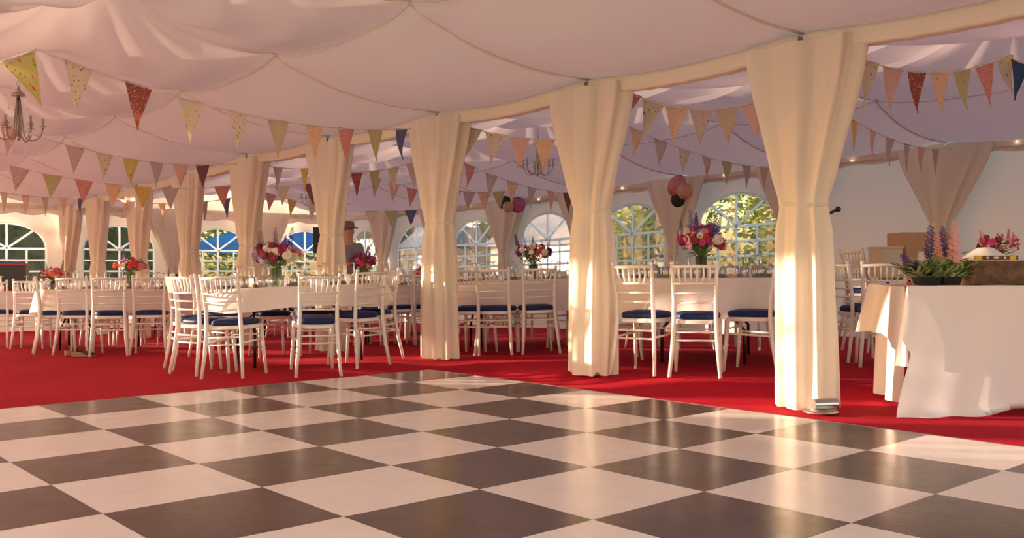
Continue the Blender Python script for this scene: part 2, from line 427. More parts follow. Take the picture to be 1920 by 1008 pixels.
# ------------------------------------------------------------------ walls with arched windows
WW, SILL, SPR, ARCH = .73, .98, 1.66, .50      # half width, heights above the local ground
n_win = 0
def wall(name, org, dirv, nb, wins, bands=True, s_in=None, pane_bump=0):
    """org: tent point (Vector2), dirv: unit Vector2 along the wall, nb bays; wins: set of bays with windows; s_in: inward normal"""
    global n_win
    b = MB()
    nv = Vector((-dirv.y, dirv.x))
    if nv.dot(s_in) < 0: nv = -nv
    def base(a): p = org + dirv * a; return p, ground(p.x, p.y), eave(p.y) + .10
    for k in range(nb):
        xs = [0, .12, .3] if k in wins else [0, .5, 1.0, 1.5]
        if k in wins:
            N = 22; xs += [BAY / 2 - WW + 2 * WW * i / N for i in range(N + 1)] + [BAY - .3, BAY - .12, BAY]
        else: xs += [BAY]
        for x0, x1 in zip(xs, xs[1:]):
            def col(x):
                p, g, e = base(k * BAY + x); w = .012 * sin(x * 9 + k) ; pp = p + nv * w
                r = (x - BAY / 2) / WW
                arc = SPR + ARCH * sqrt(max(0, 1 - r * r))
                return pp, g, e, arc
            p0, g0, e0, a0 = col(x0); p1, g1, e1, a1 = col(x1)
            inw = k in wins and x0 >= BAY / 2 - WW - 1e-6 and x1 <= BAY / 2 + WW + 1e-6
            def quad(za0, zb0, za1, zb1, n):
                b.add([(p0.x, p0.y, za0 + (zb0 - za0) * i / n) for i in range(n + 1)] + [(p1.x, p1.y, za1 + (zb1 - za1) * i / n) for i in range(n + 1)],
                      [(i, n + 1 + i, n + 2 + i, i + 1) for i in range(n)])
            if inw:
                quad(g0, g0 + SILL, g1, g1 + SILL, 3); quad(g0 + a0, e0, g1 + a1, e1, 2)
            else: quad(g0, e0, g1, e1, 6)
    w = b.build(name, M['wall'], kind='structure')
    for k in sorted(wins):
        n_win += 1; fb = MB(); bw = .042
        cx = k * BAY + BAY / 2
        def pt(x, z, off=.012):
            p, g, e = base(cx + x); p = p + nv * (off + .012 * sin((x + BAY / 2) * 9 + k)); return Vector((p.x, p.y, g + z))
        def bar(pts, wd=bw):
            # flat fabric bar following pts [(x, z)] in the wall plane
            vs = []; fs = []
            for i, (x, z) in enumerate(pts):
                a = pts[max(0, i - 1)]; c = pts[min(len(pts) - 1, i + 1)]
                tx, tz = c[0] - a[0], c[1] - a[1]; l = sqrt(tx * tx + tz * tz) or 1
                nx, nz = -tz / l * wd / 2, tx / l * wd / 2
                vs += [pt(x + nx, z + nz, .014), pt(x - nx, z - nz, .014), pt(x + nx, z + nz, .022), pt(x - nx, z - nz, .022)]
                if i: q = 4 * i; fs += [(q - 4, q - 3, q + 1, q), (q - 2, q + 2, q + 3, q - 1), (q - 4, q, q + 2, q - 2), (q - 3, q - 1, q + 3, q + 1)]
            fb.add(vs, fs)
        arcp = [(-WW * cos(pi * i / 28), SPR + ARCH * sin(pi * i / 28)) for i in range(29)]
        bar([(-WW, SILL)] + arcp + [(WW, SILL), (-WW, SILL)], .04)
        bar([(-WW, SPR), (-.3, SPR - .006), (.3, SPR - .004), (WW, SPR)])
        rows = [SPR - (SPR - SILL) * f for f in (.34, .67)]
        for z in rows: bar([(-WW, z), (-.35, z - .005), (.35, z - .003), (WW, z)], .036)
        bar([(0, SILL), (.004, 1.3), (0, SPR), (-.004, SPR + ARCH * .5), (0, SPR + ARCH)])
        for x in (-WW / 2, WW / 2): bar([(x, SILL), (x, SPR)], .036)
        for s_ in (-1, 1): bar([(0, SPR), (s_ * WW * .68, SPR + ARCH * sqrt(1 - .68 ** 2))], .040)
        fr = fb.build('window_%d' % n_win, M['muntin'], kind='structure', sm=False)
        pb = MB(); N = 24
        def pf(u, v):
            x = -WW + 2 * WW * u; r = x / WW; top = SPR + ARCH * sqrt(max(0, 1 - r * r))
            return pt(x, SILL + (top - SILL) * v, .006)
        pb.grid(pf, N, 10); pb.build('pane', M['pane'], fr, kind='structure')
    return w
def scallop(name_k, org, dirv, nb, s_in, e_h=.13):
    nv = Vector((-dirv.y, dirv.x))
    if nv.dot(s_in) < 0: nv = -nv
    b = MB(); n = nb * 40
    def f(u, v):
        a = u * nb * BAY; p = org + dirv * a + nv * .03; e = eave(p.y)
        d = e_h * (.72 + .28 * abs(sin(a / BAY * pi * 3.5)) )
        return (p.x + nv.x * .01 * sin(a * 20), p.y + nv.y * .01 * sin(a * 20), e + .06 - v * d)
    b.grid(f, n, 2); trim(b, M['wall'])
inR = -DQ; S1 = -3 * BAY
wall('wall_right', T(S1, 6.5), DS, 11, {5, 6, 7, 8, 9, 10}, s_in=inR)
scallop(0, T(S1, 6.5), DS, 11, inR)
SE = 8 * BAY
wall('wall_back', T(SE, 6.54), -DQ, 6, {0, 1, 2, 3, 4, 5}, s_in=-DS)
scallop(0, T(SE, 6.54), -DQ, 6, -DS, .2)
wall('wall_left', T(S1, -6.54), DS, 11, set(range(11)), s_in=DQ)
# gable above the far wall, closing the roof ends
for s_ in (SE + .01,):
    b = MB()
    def f(u, v):
        q = -6.54 + 13.08 * u; t = min(abs(q + 6.54), abs(q)) if q < 0 else min(abs(q), abs(6.54 - q)); t = min(t, 3.25)
        p = T(s_, q); e = eave(p.y); z0 = e + .04; z1 = prof(t) + e - 2.38 + .03
        return (p.x, p.y, z0 + (z1 - z0) * v)
    b.grid(f, 60, 4); b.build('wall_gable', M['wall'], kind='structure')
b = MB()
b.grid(lambda u, v: (*T(SE - .03, 6.5 - 13 * u), eave(T(SE, 6.5 - 13 * u).y) - .02 + .12 * v), 40, 2); trim(b, M['band'])

# ------------------------------------------------------------------ curtains
def curtain(s, q, label, axis, a_top=.43, a_mid=.15, a_bot=.19, zt=2.42, zm=1.40, mat='curtain', seed=0, group=None, b_top=.13, name='gathered_curtain', nf=8, flare=1.0, b_mid=.11, b_bot=.15, off=(0, 0), cut=0.0, amp=1.0):
    rnd = random.Random(seed); p = T(s, q) + Vector(off); g = ground(p.x, p.y); top = eave(p.y) + .05
    t = thing(name, label, 'curtain', group, M2(p.x, p.y, g, atan2(axis.y, axis.x)))
    H = top - g; ph = [rnd.uniform(0, 6.28) for _ in range(4)]
    def dims(z):
        if z > zm:
            k = (z - zm) / (H - zm); k2 = smooth(0, 1, k) * .55 + k * .45
            return a_mid + (a_top - a_mid) * k2 ** .95, b_mid + (b_top - b_mid) * k
        k = (zm - z) / zm; k = 1 - (1 - k) ** 2
        return a_mid + (a_bot - a_mid) * k, b_mid + (b_bot - b_mid) * k
    def f(u, v):
        z = H * (1 - v) + .012 * 0 + cut * v; A, B = dims(z); th = 2 * pi * u
        kk = min(1, abs(z - zm) / .18) * .7 + .3
        fold = .024 * sin(nf * th + ph[0] + .9 * sin(z * 1.1 + ph[3])) + .006 * sin((nf * 2 + 1) * th + ph[1] + z * .8) + .014 * sin(3 * th + z * 1.4 + ph[2])
        fold *= amp * kk * (1 + .5 * smooth(zm, H, z))
        A += fold; B += fold
        e = .8
        cx, sx = cos(th), sin(th)
        x = A * (abs(cx) ** e) * (1 if cx > 0 else -1); y = B * (abs(sx) ** e) * (1 if sx > 0 else -1)
        lean = .05 * (rnd_l) * (1 - abs(z - zm) / 1.5)
        if v > .985: z += .02 * sin(7 * th + ph[2]) + .02 * sin(3 * th)
        return (x + lean, y, max(z, .012))
    rnd_l = rnd.uniform(-.6, .6)
    b = MB(); b.grid(f, 132, 54, cu=True); b.build('drape', M[mat], t)
    b = MB(); A, B = dims(zm)
    pts = [((A + .004) * cos(2 * pi * k / 28) + .05 * rnd_l, (B + .004) * sin(2 * pi * k / 28), zm + .01 * sin(2 * pi * k / 14)) for k in range(28)]
    b.tube(pts, .014, 6, closed=True); b.build('tieback', M[mat], t)
    return t, p, g
def pole(p, g, label, ang=0):
    t = thing('tent_pole', label, 'pole', None, M2(p.x, p.y, g, ang))
    b = MB(); b.box((0, 0, 1.2), (.06, .06, 2.4)); b.build('shaft', M['pole'], t, sm=False)
    b = MB(); b.box((0, 0, .008), (.2, .14, .008)); b.build('base_plate', M['steel'], t, sm=False)
near = ['nearest the cake table', 'second from the cake table', 'in front of the dance floor corner', 'beside the standing person in the hat',
        'behind the front round table', 'fourth from the far wall', 'third from the far wall', 'second from the far wall', 'against the far wall']
CXS = [1.98, None]
for k in range(0, 9):
    cols = dict(a_top=.43, a_mid=.16, a_bot=.19)
    if k == 8: cols = dict(a_top=.62, a_mid=.10, a_bot=.13)
    t, p, g = curtain(k * BAY, 0, 'tall cream curtain round a tent pole, ' + near[k], DS, seed=k + 3, group=None, zm=1.36 if k < 8 else 1.25,
                      off=(.19, -.23) if k == 8 else (0, 0), **cols)
    pole(p - DS * 0 - (DS * .1 if k == 8 else DS * 0) + DQ * 0, g, 'aluminium pole inside the curtain ' + near[k], ROT_S)
wl = {0: 'on the plain side wall beyond the cake table flowers', 1: 'on the plain wall behind the cake table', 2: 'half hidden by the nearest draped pole',
      3: 'behind the hanging pink, peach and olive paper balls', 4: 'half hidden by the second draped pole', 5: 'behind the magenta paper ball',
      6: 'just right of the third draped pole', 7: 'between the two small windows by the person'}
for k in range(0, 8):
    curtain(k * BAY, 6.30, 'cream tied back wall drape, ' + wl[k], DS, a_top=.55, a_mid=.11, a_bot=.13, b_top=.09, b_mid=.07, b_bot=.08, zm=1.42, mat='wallcurtain', seed=40 + k, name='wall_drape', nf=7, amp=1.7)
fl = {1: 'on the far wall by the blue canopy windows', 2: 'on the far wall, second window gap', 5: 'on the far wall at the outer end'}
for k, lb in fl.items():
    curtain(8 * BAY - .2, 6.5 - k * BAY, 'cream tied back wall drape, ' + lb, DQ, a_top=.55, a_mid=.11, a_bot=.13, b_top=.09, b_mid=.07, b_bot=.08, zm=1.30, mat='wallcurtain', seed=60 + k, name='wall_drape', nf=7, amp=1.5)

# up-lighter at the foot of the nearest pole
p0 = T(0, 0)
ul = thing('uplighter', 'small steel uplighter lying at the foot of the nearest cream curtain', 'light', None, M2(p0.x + .07, p0.y - .24, .012, radians(10)))
b = MB(); b.tube([(-.10, 0, .05), (.06, 0, .05)], .038, 16); b.build('housing', M['steel'], ul)
soft(ul.children[0])
b = MB(); b.tube([(.06, 0, .05), (.068, 0, .05)], [.034, .030], 16); b.build('lens', M['black'], ul)
b = MB(); b.lathe([(.0, 0), (.11, 0), (.115, .006), (.0, .008)], 20, (-.05, .0, .0)); b.build('base_plate', M['steel'], ul)

# ------------------------------------------------------------------ chair
def chair_parts(t):
    W = M['chairwhite']
    for sx in (-1, 1):
        b = MB(); pts = [(.17 * sx, .165, .445), (.175 * sx, .18, .25), (.185 * sx, .20, .003)]
        b.tube(pts, [.018, .017, .0135], 8); 
        for z in (.33, .22): b.lathe([(.0175, -.006), (.0205, 0), (.0175, .006)], 8, (.173 * sx, .178, z))
        b.build('leg', W, t)
        b = MB(); pts = [(.195 * sx, -.245, .003), (.175 * sx, -.205, .22), (.163 * sx, -.18, .43), (.160 * sx, -.185, .60), (.168 * sx, -.215, .80), (.172 * sx, -.232, .885)]
        b.tube(pts, [.0145, .0175, .0185, .017, .0155, .0145], 8)
        b.lathe([(.010, 0), (.019, .008), (.016, .02), (.0, .026)], 8, (.172 * sx, -.234, .882))
        for (z, x, y) in ((.70, .164, -.198), (.78, .167, -.21), (.32, .169, -.192), (.15, .181, -.218), (.54, .161, -.182)):
            b.lathe([(.0165, -.005), (.0195, 0), (.0165, .005)], 8, (x * sx, y, z))
        b.build('leg', W, t)
    # seat frame: rounded trapezoid slab
    def outline(k, n=40):
        a = 2 * pi * k / n; c, s = cos(a), sin(a); e = .55
        x = abs(c) ** e * (1 if c > 0 else -1); y = abs(s) ** e * (1 if s > 0 else -1)
        w = .185 + .02 * y; return x * w, y * .195
    b = MB(); n = 40; prof_ = [(.93, .415), (1.0, .42), (1.0, .445), (.95, .452)]
    vs = []; fs = []
    for r, z in prof_:
        for k in range(n): x, y = outline(k, n); vs.append((x * r, y * r + .0, z))
    for i in range(3):
        for k in range(n): l = (k + 1) % n; fs.append((i * n + k, i * n + l, (i + 1) * n + l, (i + 1) * n + k))
    fs.append(tuple(range(n - 1, -1, -1))); fs.append(tuple(3 * n + k for k in range(n)))
    b.add(vs, fs); soft(b.build('seat_frame', W, t), 50)
    b = MB(); vs = []; fs = []; pr = [(.95, .452), (1.0, .466), (1.0, .484), (.93, .499), (.6, .510), (.0, .513)]
    for r, z in pr:
        for k in range(n): x, y = outline(k, n); vs.append((x * r * .96, y * r * .96 + .008, z))
    for i in range(5):
        for k in range(n): l = (k + 1) % n; fs.append((i * n + k, i * n + l, (i + 1) * n + l, (i + 1) * n + k))
    b.add(vs, fs); b.build('cushion', M['navy'], t)
    def yb(z): return -.185 - .055 * max(0, (z - .58) / .3)
    b = MB(); b.tube([(-.17, yb(.865), .865), (0, yb(.865) - .012, .868), (.17, yb(.865), .865)], .0135, 8)
    b.tube([(-.162, yb(.735), .735), (0, yb(.735) - .012, .735), (.162, yb(.735), .735)], .010, 8)
    for i in range(6):
        x = -.118 + .236 * i / 5
        b.tube([(x * .86, yb(.735) - .010, .735), (x * 1.02, yb(.8) - .010, .80), (x, yb(.865) - .010, .865)], [.0075, .0095, .0075], 6)
    b.build('backrest', W, t)
    for z in (.66, .585):
        b = MB(); b.tube([(-.162, yb(z), z), (0, yb(z) - .008, z), (.162, yb(z), z)], .0085, 8); b.build('back_rail', W, t)
    for z in (.355, .29):
        for (x0, y0, x1, y1) in ((-.168, -.19, .168, -.19), (-.172, .175, .172, .175)):
            if z < .3 and y0 > 0: continue
            b = MB(); b.tube([(x0, y0, z), (x1, y1, z)], .0085, 6); b.build('stretcher', W, t)
    for sx in (-1, 1):
        b = MB(); b.tube([(.170 * sx, -.195, .30), (.174 * sx, .18, .315)], .0095, 6); b.build('stretcher', W, t)
CHAIR = None; n_ch = 0
def chair(p, d, face=None, tc=None, label='', group=None, lift=0, M_=None):
    """p, d: pixel column and depth of the rear legs' midpoint"""
    global CHAIR
    P = Vector((px(p, d), d)); f = Vector(face) if face else (tc - P); f.normalize()
    c = P + f * .22; rz = atan2(f.y, f.x) - pi / 2
    Mx = M_ if M_ is not None else floorM(c.x, c.y, rz, lift)
    if CHAIR is None:
        CHAIR = thing('banquet_chair', label, 'chair', group, Mx); chair_parts(CHAIR); return CHAIR
    return dup(CHAIR, Mx, label, None, group)

# ------------------------------------------------------------------ round tables
TR, TH = .90, .755
def table_parts(t):
    b = MB(); b.lathe([(0, TH - .03), (TR - .01, TH - .03), (TR, TH - .02), (TR, TH - .006), (TR - .01, TH), (0, TH)], 48); soft(b.build('table_top', M['wood'], t))
    for sx in (-1, 1):
        for sy in (-1, 1):
            b = MB(); b.tube([(.50 * sx, .26 * sy, TH - .03), (.50 * sx, .26 * sy, .42), (.52 * sx, .36 * sy, .30), (.53 * sx, .36 * sy, .003)], .0145, 8)
            b.build('leg', M['black'], t)
        b = MB(); b.tube([(.50 * sx, -.26, .45), (.50 * sx, .26, .45)], .010, 8); b.build('cross_bar', M['black'], t)
        b = MB(); b.tube([(.50 * sx, 0, .46), (.30 * sx, 0, .60), (.14 * sx, 0, TH - .03)], .009, 8); b.build('brace', M['black'], t)
def cloth_mesh(seed, hem):
    r_ = random.Random(seed); nf = 9; ph = r_.uniform(0, 6.28); ph2 = r_.uniform(0, 6.28)
    R0 = TR + .006; zt = TH + .005
    b = MB(); n = 160
    def f(u, v):
        a = 2 * pi * u
        if v < .34: r = R0 * (v / .34); return (r * cos(a), r * sin(a), zt + .0015 * sin(5 * a + r * 8))
        k = (v - .34) / .66
        w = .5 + .5 * sin(nf * a + ph + .7 * sin(2 * a)); w2 = .5 + .5 * sin(17 * a + ph2)
        drop = (zt - hem) * (1 + .10 * sin(4 * a + ph2)) 
        r = R0 + .008 + k * (.006 + .055 * w + .015 * w2) + .004 * sin(31 * a) * k
        z = zt - drop * k if k > .04 else zt - .006 * k / .04
        return (r * cos(a), r * sin(a), z)
    b.grid(f, n, 26, cu=True); return b
def jar(n=14): pass

# inverted stemware (bowl on the table, foot in the air)
def glass_proto():
    b = MB()
    b.lathe([(.030, .0), (.036, .03), (.0395, .055), (.037, .08), (.022, .105), (.006, .118), (.0050, .13), (.0050, .195), (.008, .205), (.034, .2105), (.034, .2125), (0, .2135)], 14)
    return b
def tumbler_proto():
    b = MB(); b.lathe([(.034, .0), (.036, .06), (.034, .10), (.030, .10), (.0, .10)], 14); return b
gm = glass_proto().build('wine_glass', M['winebar']); gm_mesh = gm.data; bpy.data.objects.remove(gm)
tm = tumbler_proto().build('tumbler', M['winebar']); tm_mesh = tm.data; bpy.data.objects.remove(tm)
b = MB(); b.box((0, 0, .010), (.09, .13, .020)); b.box((.0, .01, .026), (.075, .10, .012)); np_ = b.build('napkin', M['napkin'], sm=False); np_mesh = np_.data; bpy.data.objects.remove(np_)
# place card: half round wood slice with a white card standing in it
b = MB(); n = 14
pr = [(-.035 * cos(pi * k / n), .035 * sin(pi * k / n)) for k in range(n + 1)]
b.add([(x, -.012, z) for x, z in pr] + [(x, .012, z) for x, z in pr], [tuple(range(n + 1)), tuple(range(2 * n + 1, n, -1))] + [(k, n + 1 + k, n + 2 + k, k + 1) for k in range(n)] + [(0, n, 2 * n + 1, n + 1)])
slice_o = b.build('slice', M['wood'], sm=False); slice_mesh = slice_o.data; bpy.data.objects.remove(slice_o)
b = MB(); b.box((0, 0, .055), (.075, .0015, .055)); b.mi = 1
for i in range(5): b.box((-.012 + .006 * i, -.0012, .057 + .003 * sin(i * 2.2)), (.004, .0006, .006 if i % 2 else .009))
card_o = b.build('card', [M['card'], M['napkin']], sm=False); card_mesh = card_o.data; bpy.data.objects.remove(card_o)
def linkmesh(name, me, Mx, parent=None):
    o = bpy.data.objects.new(name, me); COL.objects.link(o)
    if parent: o.parent = parent
    o.matrix_world = Mx if parent is None else o.matrix_world
    if parent is not None: o.matrix_local = Mx
    return o

# ------------------------------------------------------------------ flowers
def bloom_daisy():
    b = MB()
    for ring, (n, L, el) in enumerate(((13, .042, .25), (11, .032, .6), (8, .020, 1.0))):
        for k in range(n):
            a = 2 * pi * k / n + ring * .2; c, s = cos(a), sin(a); w = .010
            tip = Vector((c * L * cos(el), s * L * cos(el), L * sin(el) * .7)); sd = Vector((-s, c, 0)) * w * .9
            mid = tip * .6 + Vector((0, 0, .004))
            b.add([(0, 0, 0), mid + sd, tip + sd * .5, tip * 1.06, tip - sd * .5, mid - sd], [(0, 1, 2, 3, 4, 5)])
    b.ell((0, 0, .008), (.008, .008, .006), 8, 5); return b
def bloom_ball(R=.034, n=90, seed=1):
    b = MB(); r_ = random.Random(seed); b.ell((0, 0, .012), (R * .55,) * 3, 8, 6)
    for k in range(n):
        z = 1 - 1.7 * k / n; a = k * 2.39996; rr = sqrt(max(0, 1 - z * z)); d = Vector((rr * cos(a), rr * sin(a), z))
        x = d.cross(Vector((0, 0, 1)));
        if x.length < .01: x = Vector((1, 0, 0))
        x.normalize(); y = d.cross(x); p = d * R * r_.uniform(.7, 1.0) + Vector((0, 0, .012)); w = R * .32
        b.add([p - x * w * .6 - y * w * .2, p + x * w * .6 - y * w * .2, p + x * w + y * w + d * w * .5, p + d * w * .9 + y * w * 1.1, p - x * w + y * w + d * w * .5], [(0, 1, 2, 3, 4)])
    return b
def bloom_spike(L=.22, n=34, r=.014, seed=2):
    b = MB(); r_ = random.Random(seed)
    for k in range(n):
        h = L * k / n; rr = r * (1 - .55 * k / n); a = k * 2.4
        c = Vector((rr * cos(a), rr * sin(a), h)); s = .014 * (1.15 - .6 * k / n)
        for m in range(5):
            th = 2 * pi * m / 5; d = Vector((cos(a) * .5, sin(a) * .5, .3)); q = Vector((cos(th) * s, sin(th) * s * .6, sin(th) * s * .8))
            q2 = Vector((cos(th + .9) * s, sin(th + .9) * s * .6, sin(th + .9) * s * .8))
            b.add([c, c + q + d * s * .6, c + (q + q2) * .62 + d * s, c + q2 + d * s * .6], [(0, 1, 2, 3)])
    return b
def bloom_spray(seed=3, n=26, R=.06):
    b = MB(); r_ = random.Random(seed)
    for k in range(n):
        d = Vector((r_.gauss(0, 1), r_.gauss(0, 1), abs(r_.gauss(0, 1)) + .2)).normalized() * R * r_.uniform(.5, 1)
        s = .008 * r_.uniform(.7, 1.3)
        b.ell(d, (s, s, s * .7), 5, 3)
    return b
def leaf_quad(b, p, d, L, w, up):
    sd = d.cross(up); sd = sd.normalized() if sd.length > 1e-3 else Vector((1, 0, 0)); n = sd.cross(d).normalized()
    m1 = p + d * L * .35; m2 = p + d * L * .72
    b.add([p, m1 + sd * w, m2 + sd * w * .8 + n * L * .04, p + d * L, m2 - sd * w * .8 + n * L * .04, m1 - sd * w, m1 + n * L * .06 * -1], [(0, 1, 6), (1, 2, 3, 6), (0, 6, 5), (6, 3, 4, 5)])
BL = {}
def bloom(kind, col):
    k = (kind, col)
    if k not in BL:
        b = {'daisy': bloom_daisy, 'ball': bloom_ball, 'spike': bloom_spike, 'spray': bloom_spray}[kind]()
        o = b.build('bloom', M[col]); BL[k] = o.data; bpy.data.objects.remove(o)
    return BL[k]
NMB = {'daisy': 'daisy_bloom', 'ball': 'rose_bloom', 'spike': 'flower_spike', 'spray': 'flower_spray'}
def bouquet(t, seed, W, Hh, palette, vase=(.055, .17), nspk=5, n=46, base_z=0, spikecol='purple', leafy=1.0, sc=1.0):
    """vase at the thing's origin; dome of blooms of half width W reaching Hh above the origin"""
    r_ = random.Random(seed); vr, vh = vase
    b = MB(); b.lathe([(0, .004), (vr * .92, .004), (vr * .95, .02), (vr, vh), (vr - .004, vh), (vr * .90, .022), (0, .018)], 20, (0, 0, base_z)); b.build('vase', M['water'], t)
    b = MB(); ends = []
    cz = base_z + vh + .04
    for k in range(n + nspk):
        spk = k >= n; a = k * 2.4 + r_.uniform(-.3, .3)
        if spk: a = 2 * pi * (k - n) / max(1, nspk) + .3; rad = W * r_.uniform(.35, .9); z = cz + (Hh - cz) * r_.uniform(.45, .75)
        else:
            zz = 1 - 1.45 * (k + .5) / n; hz = (Hh - cz) * .46; q_ = r_.uniform(.72, 1.0); rad = W * .86 * sqrt(1 - zz * zz) * q_; z = cz + hz * .95 + hz * zz * q_
        e = Vector((rad * cos(a), rad * sin(a), z)); ends.append((spk, e))
        b0 = Vector((vr * .6 * cos(a + 2.5), vr * .6 * sin(a + 2.5), base_z + .025)); mid = Vector((vr * .35 * cos(a), vr * .35 * sin(a), base_z + vh))
        b.tube([b0, mid, mid.lerp(e, .55) + Vector((0, 0, .02)), e], .0022, 4, caps=False)
    b.build('stem', M['stem'], t)
    b = MB()
    for k in range(int(130 * leafy)):
        a = r_.uniform(0, 2 * pi); rr = W * r_.uniform(.05, 1.0); z = cz + r_.uniform(-.03, (Hh - cz) * .6)
        d = Vector((cos(a), sin(a), r_.uniform(-.5, .8))).normalized(); leaf_quad(b, Vector((rr * cos(a) * .6, rr * sin(a) * .6, z)), d, r_.uniform(.035, .075), r_.uniform(.008, .016), Vector((0, 0, 1)))
    b.build('foliage', M['leaf'], t)
    for i, (spk, e) in enumerate(ends):
        kind = 'spike' if spk else r_.choice(['daisy', 'ball', 'ball', 'spray', 'daisy'])
        col = spikecol if spk else palette[i % len(palette)]
        o = bpy.data.objects.new(NMB[kind], bloom(kind, col)); COL.objects.link(o); o.parent = t
        d = Vector((e.x * 1.2, e.y * 1.2, (e.z - cz - (Hh - cz) * .40))).normalized()
        if spk: d = Vector((e.x * .5, e.y * .5, .4)).normalized()
        q = Vector((0, 0, 1)).rotation_difference(d)
        s = sc * (r_.uniform(.5, .95) if spk else r_.uniform(.72, 1.1))
        o.matrix_local = Matrix.Translation(e) @ q.to_matrix().to_4x4() @ Matrix.Rotation(r_.uniform(0, 6), 4, 'Z') @ Matrix.Scale(s, 4)

# ------------------------------------------------------------------ table settings
def settings(Mt, tname, nset, ang0=0, glasses=3, far=False, jars=3):
    zt = TH + .0075
    rr = random.Random(len(tname) * 7 + nset)
    for k in range(nset):
        a = ang0 + 2 * pi * k / nset
        def L(r, da, z=zt, rz=0): return Mt @ Matrix.Translation((r * cos(a + da), r * sin(a + da), z)) @ Matrix.Rotation(a + rz, 4, 'Z')
        if not far or k % 2 == 0:
            o = linkmesh('napkin', np_mesh, L(.70, .0)); tag(o, 'folded dark napkin on the %s' % tname, 'napkin', 'dark napkins on the ' + tname)
        for j in range(glasses):
            r0 = (.58, .50, .52)[j]; da = (.20, -.02, -.26)[j] + rr.uniform(-.03, .03)
            o = linkmesh('wine_glass', gm_mesh if j < 2 else tm_mesh, L(r0, da)); 
            if j == 2: o.name = 'tumbler'; tag(o, 'clear tumbler turned rim down on the %s' % tname, 'glass', 'tumblers on the ' + tname)
            else: tag(o, 'stemmed wine glass turned upside down on the %s' % tname, 'glass', 'upturned wine glasses on the ' + tname)
        if not far:
            t = thing('place_card_holder', 'wood slice with white name card on the %s' % tname, 'place card', 'place cards on the ' + tname, L(.80, .13, zt, -pi / 2 + rr.uniform(-.4, .4) + pi))
            for nm, me in (('wood_slice', slice_mesh), ('name_card', card_mesh)):
                o = bpy.data.objects.new(nm, me); COL.objects.link(o); o.parent = t
TABLE = None
TAB = {}
def round_table(key, p, d, tname, hem, rz=0, nset=10, far=False, glasses=3, ang0=0):
    global TABLE
    c = Vector((px(p, d), d)); Mt = floorM(c.x, c.y, rz)
    lb = 'round folding table with black steel legs, the ' + tname
    if TABLE is None: TABLE = thing('round_table', lb, 'table', None, Mt); table_parts(TABLE)
    else: dup(TABLE, Mt, lb)
    o = cloth_mesh(hash_(key), hem).build('tablecloth', M['linen']); o.matrix_world = Mt
    tag(o, 'white cloth draped over the ' + tname, 'tablecloth')
    settings(Mt, tname, nset, ang0, glasses, far)
    TAB[key] = (c, Mt, tname)
    return c, Mt
def hash_(s): return sum(ord(ch) * (i + 3) for i, ch in enumerate(s))

round_table('front', 560, 9.7, 'front left round table beside the dance floor', .555, rz=.5)
round_table('right', 1325, 9.05, 'round table before the garden windows', .42, rz=1.3, ang0=.2)
round_table('mid', 975, 11.3, 'round table before the glaring window', .44, rz=.2)
round_table('left', 215, 12.2, 'left round table over the wedge shoes', .46, rz=.9)
round_table('edge', 60, 13.9, 'round table holding the black equipment case', .46, rz=.3, far=True, nset=8)
round_table('person', 760, 13.4, 'round table beside the standing person', .40, rz=.1, far=True, nset=8)
round_table('farleft', 330, 17.8, 'far round table behind the front left table', .45, far=True, nset=6, glasses=2)
round_table('farmid', 560, 17.5, 'far round table below the blue canopy window', .45, far=True, nset=6, glasses=2)
round_table('farright', 800, 17.2, 'far round table in the tent corner', .45, far=True, nset=6, glasses=2)

def seat(key, lst):
    c = TAB[key][0]; tn = TAB[key][2]
    for it in lst:
        p, d, lb = it[:3]; fc = it[3] if len(it) > 3 else None
        chair(p, d, face=fc, tc=c, label='white spindle-back chair, ' + lb, group=None)
seat('front', [(418, 8.26, 'back to camera at left front of the front left table'), (596, 8.4, 'back to camera at right front of the front left table'),
     (346, 8.62, 'turned sideways beside the left front chair'), (320, 9.08, 'outermost on the left side of the front left table'),
     (697, 8.95, 'turned half sideways at right of the front left table'), (738, 9.45, 'just behind the half sideways one at right of the front left table'),
     (500, 10.85, 'far side of front left table, seen under the cloth left of centre'), (612, 10.85, 'far side of front left table, seen under the cloth right of centre'),
     (385, 10.75, 'far left side of the front left table')])
seat('right', [(1187, 7.75, 'back to camera beside the second draped pole'), (1302, 7.5, 'back to camera in front of the tall bouquet by the garden windows'),
     (1463, 7.9, 'turned sideways, partly behind the nearest draped pole', (-.85, .5)), (1115, 9.1, 'sideways, mostly behind the second draped pole', (1, 0)),
     (1205, 10.6, 'far side of the garden window table, leftmost'), (1300, 10.65, 'far side of the garden window table, middle'), (1410, 10.5, 'far side of the garden window table, rightmost')])
seat('mid', [(925, 9.9, 'back to camera left of the two facing the glaring window'), (1014, 9.9, 'back to camera right of the two facing the glaring window'),
     (868, 10.0, 'partly behind the third draped pole, right of it'), (1100, 10.65, 'mostly hidden behind the second draped pole'), (930, 12.75, 'far side of glaring window table, left'), (1022, 12.75, 'far side of glaring window table, right')])
seat('left', [(203, 10.75, 'back to camera behind the wedge shoes, centre of the left table'), (277, 10.95, 'back to camera at right of the left table', (-.25, 1)), (66, 11.3, 'side on with sunlit spindles at the left table', (.95, .5)),
     (132, 10.98, 'between the sunlit side on chair and the left table'), (178, 13.45, 'far side of the left table, left'), (245, 13.8, 'far side of the left table, middle'), (318, 13.5, 'far side of the left table, right')])
seat('edge', [(50, 12.45, 'back to camera nearest the black equipment case', (-.2, 1)), (-14, 12.75, 'cut by the frame edge near the equipment case'), (100, 15.4, 'behind the table with the equipment case')])
seat('person', [(750, 11.95, 'back to camera facing the table beside the person'), (803, 12.15, 'partly behind the third draped pole, left of it'), (690, 12.35, 'facing the person table, left of two'), (790, 14.95, 'far side of the table beside the person')])
